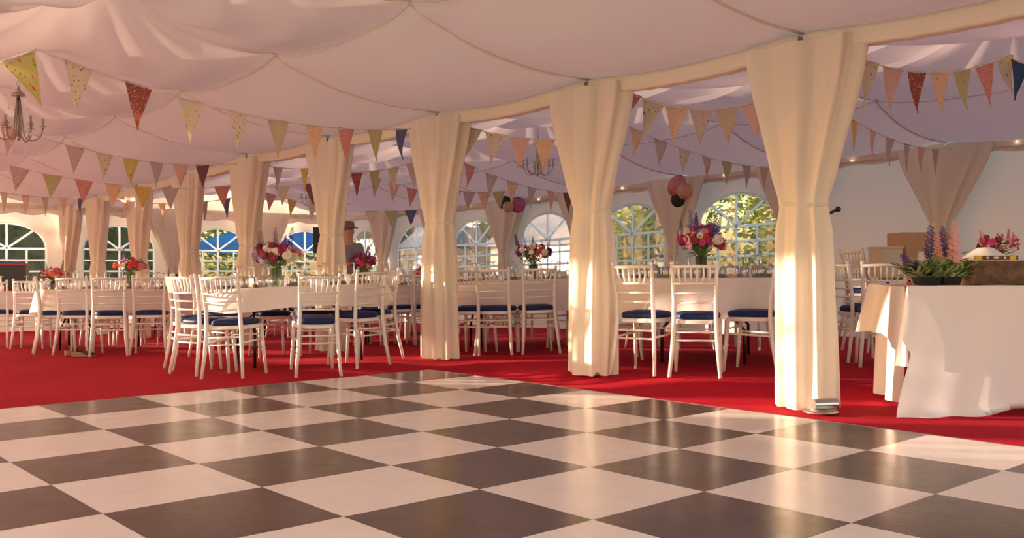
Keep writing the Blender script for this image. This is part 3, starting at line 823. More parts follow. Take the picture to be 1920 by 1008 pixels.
seat('farleft', [(318, 16.2, 'far away behind the left table'), (370, 16.7, 'far away behind the front left table')])
seat('farmid', [(520, 16.25, 'far away under the blue canopy window, left'), (600, 16.3, 'far away under the blue canopy window, right')])
seat('farright', [(770, 16.0, 'far away in the tent corner, left'), (840, 16.1, 'far away in the tent corner, right')])

# flower arrangements
def flowers(key, p, d, label, seed, W, Hh, pal, **kw):
    c, Mt, tn = TAB[key]; P = Vector((px(p, d), d)); l = Mt.inverted() @ Vector((P.x, P.y, 0)); 
    t = thing('flower_arrangement', label, 'flowers', None, Mt @ Matrix.Translation((l.x, l.y, TH + .007)))
    bouquet(t, seed, W, Hh, pal, **kw)
flowers('front', 523, 9.6, 'tall purple, crimson and pink bouquet in a glass vase on the front left table', 5, .25, .44, ['magenta', 'wine', 'pink', 'purple', 'cream', 'magenta', 'lilac', 'wine'], vase=(.06, .19), nspk=6, n=56, sc=1.15, leafy=1.6)
flowers('right', 1315, 9.05, 'red, pink, purple and cream bouquet on the garden window table', 11, .235, .50, ['red', 'pink', 'magenta', 'cream', 'purple', 'red', 'lilac', 'magenta', 'cream', 'red', 'wine'], vase=(.055, .20), nspk=7, n=58, sc=1.15)
flowers('mid', 1003, 11.3, 'loose white, red and purple bouquet on the glaring window table', 17, .24, .44, ['cream', 'salmon', 'red', 'cream', 'lilac', 'purple', 'cream'], vase=(.055, .19), nspk=6)
flowers('left', 243, 12.1, 'bright red and pink bouquet with lilac ball bloom on the left table', 23, .20, .38, ['red', 'pink', 'coral', 'lilac', 'magenta', 'cream', 'red'], vase=(.05, .19), nspk=2)
flowers('edge', 98, 13.9, 'small coral and red bouquet beside the equipment case', 29, .20, .34, ['coral', 'red', 'salmon', 'cream', 'coral', 'magenta'], vase=(.045, .15), nspk=3)
flowers('person', 685, 13.3, 'magenta and dark purple bouquet beside the standing person', 31, .22, .50, ['magenta', 'wine', 'coral', 'purple', 'magenta', 'wine'], vase=(.055, .18), nspk=6)
flowers('farleft', 325, 17.8, 'distant dark red and white bouquet behind the front left chairs', 37, .20, .36, ['wine', 'cream', 'red', 'wine', 'lilac'], vase=(.05, .15), nspk=3)
flowers('farmid', 562, 17.5, 'distant small red bouquet under the blue canopy window', 41, .16, .30, ['red', 'coral', 'wine', 'red'], vase=(.045, .12), nspk=2)
flowers('farright', 792, 17.2, 'distant pink spiky bouquet in the tent corner', 43, .13, .40, ['pink', 'magenta', 'salmon'], vase=(.045, .15), nspk=4, spikecol='magenta')

# ------------------------------------------------------------------ bunting
def pennant_mesh(w, h, tilt, bow):
    b = MB(); n = 6
    def f(u, v):
        x = -w / 2 * (1 - v) + w * (1 - v) * u + tilt * v * h; z = -h * v
        return (x, bow * sin(pi * v) + .008 * sin(u * 5 + v * 3), z)
    b.grid(f, 5, 7); b.add([(-w / 2, .004, .008), (w / 2, .004, .008), (w / 2, .004, -.004), (-w / 2, .004, -.004)], [(0, 1, 2, 3)])
    return b
n_flag = 0
def bunting(A, B, sag, flags, label, w=.235, h=.29, lead=.5, seed=0):
    """A, B: (px, y, depth) ends; flags: list of print keys evenly along the cord"""
    r_ = random.Random(seed + 100); a = at(*A); c = at(*B); N = 40
    def pos(u): q = a.lerp(c, u); q.z -= sag * 4 * u * (1 - u); return q
    t = thing('bunting', label, 'bunting', None, Matrix.Translation(a))
    b = MB(); b.tube([pos(i / N) - a for i in range(N + 1)], .0055, 5); b.build('cord', M['wallcurtain'], t)
    n = len(flags)
    for i, k in enumerate(flags):
        if k is None: continue
        u = (i + lead) / n; q = pos(u); tg = (pos(min(1, u + .01)) - pos(max(0, u - .01))).normalized()
        b = pennant_mesh(w, h, r_.uniform(-.035, .035), r_.uniform(-.02, .02)); o = b.build('pennant', PR[k], t)
        rz = atan2(tg.y, tg.x) + r_.uniform(-.12, .12); pitch = math.asin(tg.z)
        o.matrix_local = Matrix.Translation(q - a) @ Matrix.Rotation(rz, 4, 'Z') @ Matrix.Rotation(-pitch * .8, 4, 'Y')
        o['label'] = PNAME[k] + ' pennant'
    return t
bunting((70, 88, 5.55), (772, 240, 9.6), .16, ['cream', 'darkred', 'lemon', 'dots', 'oat', 'peach', 'rose', 'green', 'blue'], 'nearest bunting string rising from the third draped pole across the upper ceiling', seed=1, lead=.6)
bunting((70, 88, 5.55), (-190, 170, 4.9), .03, ['yellow', 'oat'], 'bunting with a yellow rose pennant, cut by the frame edge above the chandelier', seed=2, lead=.28, w=.2)
bunting((0, 225, 9.6), (446, 304, 13.0), .16, ['blush', None, 'greyrose', 'cream', 'yellow', 'lilac', 'blush', 'maroon', None][0:9], 'bunting ending at the fifth draped pole, just below the large chandelier', seed=3, lead=.3)
bunting((-60, 283, 11.2), (440, 345, 13.6), .17, ['blush', 'greyrose', 'green', 'rose', 'peach', 'mustard', 'lilac', None, 'rose'], 'bunting with sage and mustard pennants, second below the large chandelier', seed=4, lead=.5)
bunting((-60, 342, 13.0), (165, 366, 16.8), .07, ['blush', 'cream', 'peach', 'oat', 'blush', 'blue'][0:6], 'lowest bunting at the edge of frame, ending in a blue pennant', seed=5)
bunting((215, 368, 16.5), (446, 366, 14.6), .10, ['blush', None, 'peach', None, 'greyrose', 'blue'], 'short bunting between the far draped poles with a peach pennant', seed=6)
bunting((488, 305, 13.2), (640, 306, 11.7), .06, ['lilac', 'mustard', None], 'short bunting with mustard pennant left of the fourth draped pole', seed=7, lead=.75)
bunting((490, 347, 14.6), (650, 330, 14.5), .04, ['cream', 'maroon', None], 'short bunting with maroon pennant left of the fourth draped pole', seed=8, lead=.75)
bunting((488, 355, 16.2), (640, 392, 17.8), .03, ['rose', 'mustard', 'dots', None], 'lowest short bunting left of the fourth draped pole', seed=9)
bunting((650, 322, 12.2), (830, 285, 11.0), .06, ['darkred', 'green', 'cream', 'greyrose', None], 'bunting with sage pennant between third and fourth draped poles', seed=10, lead=.6)
bunting((650, 312, 13.8), (820, 365, 15.3), .02, [None, 'lilac', 'blush', 'rose', 'maroon'], 'descending bunting with rose pennant between third and fourth draped poles', seed=11)
bunting((640, 392, 17.5), (860, 385, 18.2), .05, [None, 'dots', 'green', 'blue', None, None], 'far low bunting with sage and blue pennants by the small windows', seed=12)
bunting((860, 232, 9.6), (1090, 262, 9.0), .06, ['cream', 'dots', 'blush', 'peach', None], 'bunting right of the third draped pole, above the small chandelier', seed=13, lead=.6)
bunting((850, 292, 11.6), (1105, 362, 14.4), .14, ['rose', 'lilac', 'peach', 'lilac', 'blush', 'maroon', None], 'bunting sloping down behind the small chandelier', seed=14, lead=.7)
bunting((838, 352, 14.8), (975, 352, 15.5), .07, ['maroon', 'lilac', 'peach', 'green', None], 'low bunting beside the magenta paper ball', seed=15)
bunting((1160, 165, 8.1), (1480, 170, 7.6), .17, ['rose', 'cream', 'peach', 'greyrose', 'oat', 'blush', None], 'upper bunting between the two nearest draped poles', seed=16, lead=.55, w=.2)
bunting((1150, 222, 10.4), (1500, 318, 13.6), .17, ['peach', 'lilac', 'cream', 'greyrose', 'green', 'lilac', 'blush', 'maroon', None], 'lower bunting sloping toward the nearest draped pole over the garden windows', seed=17, lead=.9, w=.24)
bunting((1596, 105, 6.6), (1896, 108, 7.2), .13, ['cream', 'blush', 'darkred', 'peach', 'green', 'rose', 'lemon'], 'high bunting over the cake table', seed=18, lead=.75, w=.17)
bunting((1894, 112, 7.1), (2020, 130, 7.3), .05, ['denim', 'rose'], 'bunting with denim blue pennant cut by the frame edge', seed=19, lead=.3, w=.17)
bunting((1575, 212, 9.0), (1785, 284, 11.9), .11, ['mustard', 'blush', 'greyrose', 'lilac', 'blush', 'greyrose', None], 'low bunting with mustard pennant running to the plain wall drape', seed=20, lead=.7, w=.21)

# ------------------------------------------------------------------ chandeliers
def chandelier_parts(t):
    N = M['nickel']
    b = MB(); b.lathe([(.004, .62), (.012, .60), (.02, .575), (.055, .545), (.066, .52), (.06, .515), (.0, .515)], 20); b.build('canopy', N, t)
    b = MB(); b.tube([(0, 0, .52), (0, 0, .12)], .011, 8); b.lathe([(0, .08), (.02, .10), (.026, .12), (.014, .15), (.011, .16)], 14); b.build('stem', N, t)
    b = MB()
    b.tube([(0.018 * cos(2 * pi * k / 12), 0, .64 + .018 * sin(2 * pi * k / 12)) for k in range(12)], .003, 6, closed=True)
    b.tube([(0, 0, .66), (0, 0, 1.10)], .003, 5); b.build('chain', N, t)
    for k in range(6):
        a = 2 * pi * k / 6 + .25; c, s = cos(a), sin(a)
        R = .215
        b = MB(); pts = []
        for i in range(15):
            v = i / 14
            if v < .4: r = .014 + .03 * (v / .4); z = .50 - .33 * (v / .4)
            else:
                th = pi * (v - .4) / .6; r = .044 + (R - .044) * (1 - cos(th)) / 2; z = .17 - .105 * sin(th) + .05 * ((v - .4) / .6)
            pts.append((r * c, r * s, z))
        b.tube(pts, .0065, 6); arm = b.build('arm', N, t)
        b = MB(); b.lathe([(0, .0), (.03, .0), (.034, .006), (.012, .010), (.010, .012)], 12, (R * c, R * s, .225)); b.build('drip_pan', M['nickel'], arm)
        b = MB(); b.lathe([(.0125, 0), (.0125, .07), (.004, .074), (0, .074)], 10, (R * c, R * s, .236)); b.build('candle_sleeve', M['candle'], arm)
        for (rr, z0, nn) in ((R, .21, 4), (.12, .06, 4), (.085, .47, 4)):
            b = MB()
            for i in range(nn): b.ell((rr * c, rr * s, z0 - .018 * i), (.004,) * 3, 6, 4)
            b.ell((rr * c, rr * s, z0 - .018 * nn - .006), (.007, .007, .014), 6, 4)
            b.build('crystal_drop', M['crystal'], t)
ch1 = thing('chandelier', 'large nickel six-arm chandelier with crystal drops, cut by the frame edge', 'chandelier', None, M2(px(36, 9.4), 9.4, CH + (HY - 275) / F * 9.4 + .0, .2)); chandelier_parts(ch1)
dup(ch1, M2(px(1010, 13.47), 13.47, CH + (HY - 340) / F * 13.47, .5), 'small nickel chandelier hanging between the second and third draped poles')
dup(ch1, M2(px(588, 18.4), 18.4, CH + (HY - 392) / F * 18.4, .1), 'distant chandelier partly behind the fourth draped pole')

# ------------------------------------------------------------------ paper balls
def paper_ball(p, y, d, r, mat, label, sx=1.0, rot=0):
    b = MB(); nl = 26
    c = at(p, y, d)
    def fn(th, ph): return 1 + .05 * (1 if int(th / (2 * pi) * nl * 2 + .5 + (1 if int(ph * 7) % 2 else 0)) % 2 else -1)
    b.ell((0, 0, 0), (r, r, r * sx), nl * 2, 16, fn); o = b.build('paper_ball', M[mat], sm=False)
    o.matrix_world = Matrix.Translation(c) @ Matrix.Rotation(rot, 4, 'Y')
    tag(o, label, 'paper ball'); return o
paper_ball(1270, 349, 14.6, .125, 'pink_paper', 'pink honeycomb paper ball above the peach and olive ones', 1.35, .5)
paper_ball(1285, 360, 14.3, .115, 'peach_paper', 'peach honeycomb paper ball right of the pink one')
paper_ball(1272, 376, 14.6, .105, 'green_paper', 'dark olive honeycomb paper ball hanging below pink and peach ones')
paper_ball(971, 384, 17.9, .145, 'mag_paper', 'magenta honeycomb paper ball left of the second draped pole')
paper_ball(946, 378, 18.0, .13, 'green_paper', 'olive honeycomb paper ball left of the magenta one')
paper_ball(953, 388, 17.75, .10, 'peach_paper', 'peach honeycomb paper ball between olive and magenta ones')
paper_ball(1131, 384, 15.9, .13, 'green_paper', 'dark paper ball half hidden by the second draped pole')
paper_ball(1482, 350, 13.0, .13, 'pink_paper', 'pink paper ball half hidden by the nearest draped pole')

# ------------------------------------------------------------------ fairy lights
fl_ = thing('fairy_lights', 'string of tiny warm fairy lights along the side wall valance', 'lights', None, Matrix.Translation((0, 0, 0)))
b = MB(); pts = []
for i in range(60): s = .2 + i * .27; p = T(s, 6.36); pts.append((p.x, p.y, eave(p.y) + .02 + .02 * sin(i * 1.9)))
b.tube(pts, .002, 4); b.build('cable', M['band'], fl_)
for i in range(0, 60, 4):
    b = MB(); b.ell(pts[i], (.007,) * 3, 6, 4); b.build('bulb', M['bulb'], fl_)

# ------------------------------------------------------------------ cake table
XC, YC = px(1700, 6.2), 6.2
gx = 0.0; CR = radians(-8)
ct = thing('trestle_table', 'rectangular trestle table hidden under the floor length white cloths', 'table', None, M2(XC, YC, gx, CR))
TL, TD, HT = 1.85, 1.02, .81
b = MB(); b.box((TL / 2, TD / 2 + .02, HT - .015), (TL - .02, TD - .02, .028)); b.build('table_top', M['wood'], ct, sm=False)
for x in (.18, TL - .18):
    for y in (.14, TD - .1):
        b = MB(); b.tube([(x, y, HT - .03), (x, y, .003)], .014, 8); b.build('leg', M['black'], ct)
# over cloth: top, front drop to the floor with flared corner, side drop
tc = thing('tablecloth', 'creased white cloth over the cake table, falling to the carpet in front', 'tablecloth', None, M2(XC, YC, gx, CR))
b = MB()
def hem_l(v):   # left edge of the front sheet as it falls (v: 0 top, 1 floor)
    return interp(v, [(0, 0), (.25, -.035), (.42, -.055), (.52, -.005), (.62, -.03), (.78, -.075), (1, -.125)])
def front(u, v):
    x = hem_l(v) + (TL + .1 - hem_l(v)) * u ** 1.35; z = (HT + .004) * (1 - v) + .006
    fl = .015 + v * (.05 + .045 * sin(x * 5.2 + 1.2) + .02 * sin(x * 12 + v * 3) + .07 * exp(-x * 3))
    y = -fl + .03 * v * smooth(.3, 1.4, x)
    y += -.010 * sin(x * 23 + v * 6) * v
    if v > .97: y -= .03 * (1 + sin(x * 17)); z = .006
    z += .05 * smooth(.3, .8, x) * v
    return (x, y, z)
b.grid(front, 90, 34)
b.build('front_drop', M['linen'], tc)
b = MB(); b.grid(lambda u, v: (-.012 + (TL + .1) * u, -.016 + (TD + .03) * v, HT + .0075 + .0015 * sin(u * 40)), 30, 10); b.build('top_sheet', M['linen'], tc)
b = MB()
def side(u, v):    # u along the side from front (0) to back (1)
    L = interp(u, [(0, .42), (.2, .40), (.45, .33), (.75, .34), (1, .36)])
    z = HT + .006 - L * v
    x = -.014 - v * (.025 + .035 * u + .015 * sin(u * 14)) - .02 * v * smooth(.7, 1, u)
    return (x, -.01 + (TD + .02) * u, z)
b.grid(side, 40, 14); b.build('side_drop', M['linen'], tc)
b = MB()
def corner(u, v):  # fold at the front corner
    z = (HT + .006) * (1 - v * .62); a = pi * .5 * u
    r = .012 + .05 * v * (1 + .3 * sin(u * 9))
    return (.004 - r * cos(a) - .02 * v, -.012 - r * sin(a) * .9, z)
b.grid(corner, 12, 14); b.build('corner_fold', M['linen'], tc)
under = MB()
def und(u, v):
    z = HT - .02 - (HT - .05) * v
    y = .28 + .62 * u; x = .03 - .03 * v + .035 * sin(u * 11 + v * 2) * v
    y += .10 * v * (1 - u) * 0
    if u < .25: y = .28 + .62 * u + .16 * sin(pi * v) * (1 - u / .25) * -.6
    return (x, y, z)
under.grid(und, 40, 20); o = under.build('undercloth', M['linen']); o.matrix_world = M2(XC, YC, gx, CR); tag(o, 'lower white cloth hanging crumpled under the cake table side', 'tablecloth')
zt = gx + HT + .010
# trough planter with delphiniums
pd = 6.55
pl = thing('flower_trough', 'black trough of pink and purple delphiniums with variegated leaves on the cake table', 'flowers', None, M2(px(1757, pd), pd, zt, radians(3)))
def tray(b, cx, w, hh=.052, dp=.07):
    b.add([(cx - w * .42, -dp * .8, 0), (cx + w * .42, -dp * .8, 0), (cx + w * .42, dp * .8, 0), (cx - w * .42, dp * .8, 0), (cx - w / 2, -dp, hh), (cx + w / 2, -dp, hh), (cx + w / 2, dp, hh), (cx - w / 2, dp, hh)],
          [(3, 2, 1, 0), (0, 1, 5, 4), (1, 2, 6, 5), (2, 3, 7, 6), (3, 0, 4, 7), (4, 5, 6, 7)])
for cx, w in ((-.075, .145), (.075, .13)):
    b = MB(); tray(b, cx, w); b.build('pot', M['black'], pl, sm=False)
r_ = random.Random(9)
for mt, n, L0, L1, w in (('leaf2', 300, .05, .11, .014), ('leaf', 90, .05, .11, .020)):
    b = MB()
    for k in range(n):
        a = r_.uniform(0, 2 * pi); x0 = r_.uniform(-.20, .20); d = Vector((cos(a) * 1.2 + x0 * 2.5, sin(a) * .8, r_.uniform(-.1, .9))).normalized()
        leaf_quad(b, Vector((x0 + cos(a) * .03, sin(a) * .06, .05 + r_.uniform(0, .08))), d, r_.uniform(L0, L1), w * r_.uniform(.6, 1.3), Vector((0, 0, 1)))
    b.build('foliage', M[mt], pl)
b = MB()
for (x, z, dx) in ((.225, .06, .09), (.215, .03, .06), (.15, .21, .05), (.13, .16, .07)):
    leaf_quad(b, Vector((x, -.03, z)), Vector((1, -.15, .25)).normalized(), dx * 1.2, .036, Vector((0, 0, 1)))
b.build('broad_leaf', M['leaf'], pl)
spikes = [(-.045, .02, .26, .17, 'purple', .05, 1.2), (.0, .0, .25, .12, 'salmon', .0, 1.2), (.055, .03, .27, .15, 'purple', .02, 1.1), (.105, -.02, .25, .22, 'salmon', .04, 1.5), (-.17, .0, .15, .10, 'purple', -.6, 1.1), (-.13, 0, .12, .06, 'purple', -.2, 1.0),
          (-.095, 0, .15, .09, 'cream', -.15, 1.2), (.19, .02, .10, .08, 'purple', .9, .9), (.26, .02, .135, .10, 'purple', 1.0, .9), (.02, .02, .14, .1, 'salmon', .1, 1.1), (.095, .04, .25, .07, 'leaf2', .0, .9), (-.03, .04, .12, .12, 'purple', 0, 1.0)]
b = MB()
for (x, y, z, L, c, tl, s) in spikes: b.tube([(x * .6, y, .05), (x * .9, y, z * .6), (x, y, z)], .003, 5, caps=False)
for k in range(5): b.tube([(-.02 + k * .02, 0, .06), (-.05 + k * .03, 0, .22), (-.07 + k * .045, 0, .33 + .02 * (k % 3))], .0012, 4, caps=False)
b.build('stem', M['stem'], pl)
for (x, y, z, L, c, tl, s) in spikes:
    o = bpy.data.objects.new('flower_spike', bloom('spike', c)); COL.objects.link(o); o.parent = pl
    o.matrix_local = Matrix.Translation((x, y, z - L * .5)) @ Matrix.Rotation(tl, 4, 'Y') @ Matrix.Diagonal((s * 1.05, s * 1.05, L / .22 * 1.35, 1))
b = MB(); b.lathe([(.0, 0), (.02, 0), (.022, .02), (0, .022)], 10, (-.215, -.05, .003)); b.build('red_bloom', M['red'], pl)
# small black pot between
b = MB(); tray(b, 0, .09, .05, .04); o = b.build('plant_pot', M['black'], sm=False); o.matrix_world = M2(px(1780, 6.95), 6.95, zt); tag(o, 'small black plant pot behind the flower trough beside the log', 'pot')
# log
lg = thing('log_section', 'thick bark covered log section lying on the cake table', 'log', None, M2(px(1803, 6.60), 6.60, zt, radians(-6)))
prof2 = [(-.085, 0), (-.05, -.0), (.05, 0), (.10, .05), (.10, .12), (.085, .160), (-.045, .160), (-.10, .11), (-.108, .05)]
def ringp(x, k=1.0): return [(x + (z - .08) * -.10 + .012 * sin(5 * y * 10), y * k, .0 + z) for y, z in prof2]
rn = random.Random(4); b = MB(); xs = [0 + .06 * i for i in range(13)]; n = len(prof2)
cutx = [.055 if y < -.02 else .0 for y, z in prof2]
vs = []
for i, x in enumerate(xs):
    for j, (y, z) in enumerate(prof2):
        j1, j2 = rn.uniform(-.006, .006), rn.uniform(-.006, .006)
        if z < .001 or z > .159: j2 = 0
        vs.append((x + (.07 * (y + .1) * -3 + .05 if i == 0 else 0) + (abs(z - .08) * .0), y + j1 * (i > 0), z + j2 * (i > 0)))
fs = []; b.mi = 0
for i in range(len(xs) - 1):
    for j in range(n): l = (j + 1) % n; fs.append((i * n + j, (i + 1) * n + j, (i + 1) * n + l, i * n + l))
b.add(vs, fs); b.build('bark', M['bark'], lg, sm=False)
b = MB(); b.add(vs[:n], [tuple(range(n))]); b.add([tuple(Vector(v) + Vector((.0, 0, .001))) for v in [vs[i * n + j] for i in (0, len(xs) - 1) for j in (5, 6)]], [(0, 2, 3, 1)]); b.build('cut_face', M['cutwood'], lg, sm=False)
# spirit level on the log
zl = zt + .1625
sl = thing('spirit_level', 'yellow and black spirit level lying on top of the log', 'tool', None, M2(px(1866, 6.58), 6.58, zl, radians(-3)))
b = MB(); b.box((0, 0, .018), (.27, .022, .034)); b.build('body', M['yellow'], sl, sm=False)
b = MB(); b.box((0, -.0006, .018), (.18, .026, .028)); b.build('label_plate', M['bark'], sl, sm=False)
for x in (-.058, 0, .058):
    b = MB(); b.tube([(x - (.016 if x == 0 else .006), -.014, .019), (x + (.016 if x == 0 else .006), -.014, .019)], .008, 10); b.build('vial', M['card'], sl)
b = MB(); b.box((.142, 0, .019), (.012, .024, .028)); b.build('end_cap', M['black'], sl, sm=False)
# white mound and platter behind
wb = thing('upturned_bowl', 'white upturned bowl on a white tray behind the log', 'bowl', None, M2(px(1842, 6.90), 6.90, zt, 0))
b = MB(); b.lathe([(.20, .15), (.19, .165), (.13, .20), (.065, .245), (.05, .255), (0, .258)], 28, (.02, 0, 0)); b.build('bowl', M['white'], wb)
b = MB(); b.lathe([(0, 0), (.06, 0), (.05, .03), (.04, .12), (.22, .145), (.235, .155), (0, .155)], 28, (0, 0, 0)); b.build('stand', M['white'], wb)
t = thing('flower_arrangement', 'red and magenta bouquet behind the white bowl on the cake table', 'flowers', None, M2(px(1868, 7.17), 7.17, zt - .0, 0))
bouquet(t, 77, .17, .36, ['red', 'magenta', 'wine', 'magenta', 'pink', 'red'], vase=(.04, .16), nspk=4, n=18, spikecol='magenta', leafy=.7, sc=.75)

# ------------------------------------------------------------------ back right: chairs, boxes, spare table
chair(1574, 8.75, face=(1, .15), label='white spindle-back chair, side on, beside the nearest draped pole and cake table')
chair(1657, 8.15, face=(.25, 1), label='white spindle-back chair showing above the edge of the cake table')
st = floorM(px(1638, 9.9), 9.9, radians(-70))
chair(0, 1, M_=st, face=(1, 0), label='lower chair of the stacked pair left of the cardboard box', group=None)
chair(0, 1, M_=st @ Matrix.Translation((0, -.03, .15)) @ Matrix.Rotation(.02, 4, 'X'), face=(1, 0), label='upper chair of the stacked pair left of the cardboard box')
sx_, sy_ = px(1772, 9.6), 9.6
sp = thing('side_table', 'long bare wooden table behind the cake table flowers carrying boxes', 'table', None, floorM(sx_, sy_, radians(5)))
b = MB(); b.box((0, 0, .74), (1.1, .55, .03)); b.build('table_top', M['wood'], sp, sm=False)
for x in (-.48, .48):
    for y in (-.22, .22):
        b = MB(); b.tube([(x, y, .725), (x, y, .003)], .015, 8); b.build('leg', M['black'], sp)
zb = ground(sx_, sy_) + .762
def crate(name, label, p, d, w, dp, h, mat, z=zb, flaps=False, rz=.1):
    t = thing(name, label, 'box', None, M2(px(p, d), d, z, rz))
    b = MB(); b.box((0, 0, h / 2), (w, dp, h)); b.build('body', M[mat], t, sm=False)
    b = MB()
    if flaps:
        b.box((0, -.003, h - .004), (w * 1.0, dp * 1.005, .006)); b.box((0, -dp / 2 - .001, h / 2), (.045, .001, h)); b.build('tape', M['tub'], t, sm=False)
    else:
        b.box((0, 0, h - .01), (w + .02, dp + .02, .016)); b.build('lid', M[mat], t, sm=False)
    return t
crate('cardboard_box', 'brown cardboard box standing behind the delphiniums', 1722, 9.65, .46, .38, .44, 'cardboard', flaps=True)
crate('plastic_tub', 'beige plastic tub with a rim beside the cardboard box', 1660, 9.45, .20, .30, .30, 'tub')
# wooden crate held by the chair
t = thing('wooden_crate', 'small open slatted wooden crate behind the chair back', 'crate', None, M2(px(1667, 8.62), 8.62, ground(3.3, 8.6) + .515, .1))
for i in range(2):
    for y in (-.10, .10):
        b = MB(); b.box((0, y, .03 + .075 * i), (.34, .012, .055)); b.build('slat', M['wood'], t, sm=False)
for x in (-.16, .16):
    b = MB(); b.box((x, 0, .07), (.014, .188, .14)); b.build('end_board', M['wood'], t, sm=False)
b = MB(); b.box((0, 0, .004), (.30, .18, .008)); b.build('bottom_board', M['wood'], t, sm=False)
# microphone on stand behind the nearest drape
md = 7.3; mx = px(1530, md)
ms = thing('microphone_stand', 'black microphone on a stand poking out behind the nearest draped pole', 'microphone', None, floorM(mx, md))
b = MB(); b.lathe([(0, 0), (.12, 0), (.12, .012), (.02, .02), (0, .02)], 20); b.build('base', M['black'], ms)
b = MB(); b.tube([(0, 0, .02), (0, 0, 1.22)], .009, 8); b.build('pole', M['black'], ms)
b = MB(); b.tube([(0, 0, 1.20), (.03, 0, 1.245), (.062, 0, 1.262)], [.012, .010, .013], 8); b.build('clip', M['black'], ms)
b = MB(); b.tube([(.03, 0, 1.245), (.125, 0, 1.293)], [.009, .013], 10); b.ell((.135, 0, 1.298), (.022, .022, .022), 12, 8); b.build('microphone', M['black'], ms)

# ------------------------------------------------------------------ left: equipment case, wedge shoes
c_, Mt_, _ = TAB['edge']
t = thing('equipment_case', 'black equipment case with red edging and a blue cloth on top', 'case', None, Mt_ @ Matrix.Translation((0, 0, TH + .0075)) @ Matrix.Translation((-.30, -.06, 0)))
b = MB(); b.box((0, 0, .20), (.46, .26, .38)); b.build('body', M['black'], t, sm=False)
b = MB()
for z in (.018, .392):
    b = MB(); b.box((0, 0, z), (.47, .27, .022)); b.build('edging', M['redp'], t, sm=False)
b = MB(); b.grid(lambda u, v: (-.2 + .42 * u, -.11 + .22 * v, .408 + .03 * sin(pi * u) * sin(pi * v) + .01 * sin(u * 9)), 14, 8); b.build('folded_cloth', M['bluep'], t)
def shoe(Mx, label):
    t = thing('wedge_shoe', label, 'shoe', None, Mx)
    b = MB()
    def f(u, v):
        x = .25 * u; hh = interp(u, [(0, .065), (.35, .05), (.65, .02), (1, .016)]); w = interp(u, [(0, .026), (.2, .032), (.5, .03), (.75, .042), (.93, .034), (1, .01)])
        a = 2 * pi * v; return (x, w * max(-1, min(1, 1.4 * cos(a))), hh / 2 + hh / 2 * max(-1, min(1, 1.4 * sin(a))))
    b.grid(f, 18, 16); b.add([f(0, k / 16) for k in range(16)], [tuple(range(16))]); b.build('wedge_sole', M['shoe'], t)
    b = MB()
    def g(u, v):
        a = pi * v; x = .13 + .10 * u; w = .040 * (1 - .25 * u); base = interp(x / .25, [(.35, .05), (.65, .02), (1, .016)])
        return (x, -w * cos(a), base + (.050 - .022 * u) * sin(a))
    b.grid(g, 8, 10); b.build('upper', M['shoedark'], t)
    b = MB(); b.tube([(.02, -.028, .065), (.01, -.02, .10), (0, 0, .11), (.01, .02, .10), (.02, .028, .065)], .005, 6); b.build('heel_strap', M['shoedark'], t)
shoe(floorM(px(134, 10.72), 10.72, radians(8)), 'tan wedge shoe, the front one with dark strap under the left table chair')
shoe(floorM(px(121, 10.86), 10.86, radians(40)), 'tan wedge shoe behind its mate, heel showing, under the left table chair')

# ------------------------------------------------------------------ speaker
t = thing('loudspeaker', 'black loudspeaker on a tripod partly behind the fourth draped pole', 'speaker', None, floorM(px(602, 15.8), 15.8))
b = MB(); b.tube([(0, 0, .25), (0, 0, 1.42)], .018, 8); b.build('pole', M['black'], t)
for k in range(3):
    a = 2 * pi * k / 3 + .4; b = MB(); b.tube([(0, 0, .55), (.32 * cos(a), .32 * sin(a), .006)], .010, 6); b.build('leg', M['black'], t)
b = MB(); b.box((0, 0, 1.61), (.23, .24, .42)); cb = b.build('cabinet', M['black'], t, sm=False)
b = MB(); b.box((-.03, -.122, 1.56), (.02, .004, .02)); b.build('badge', M['card'], cb, sm=False)

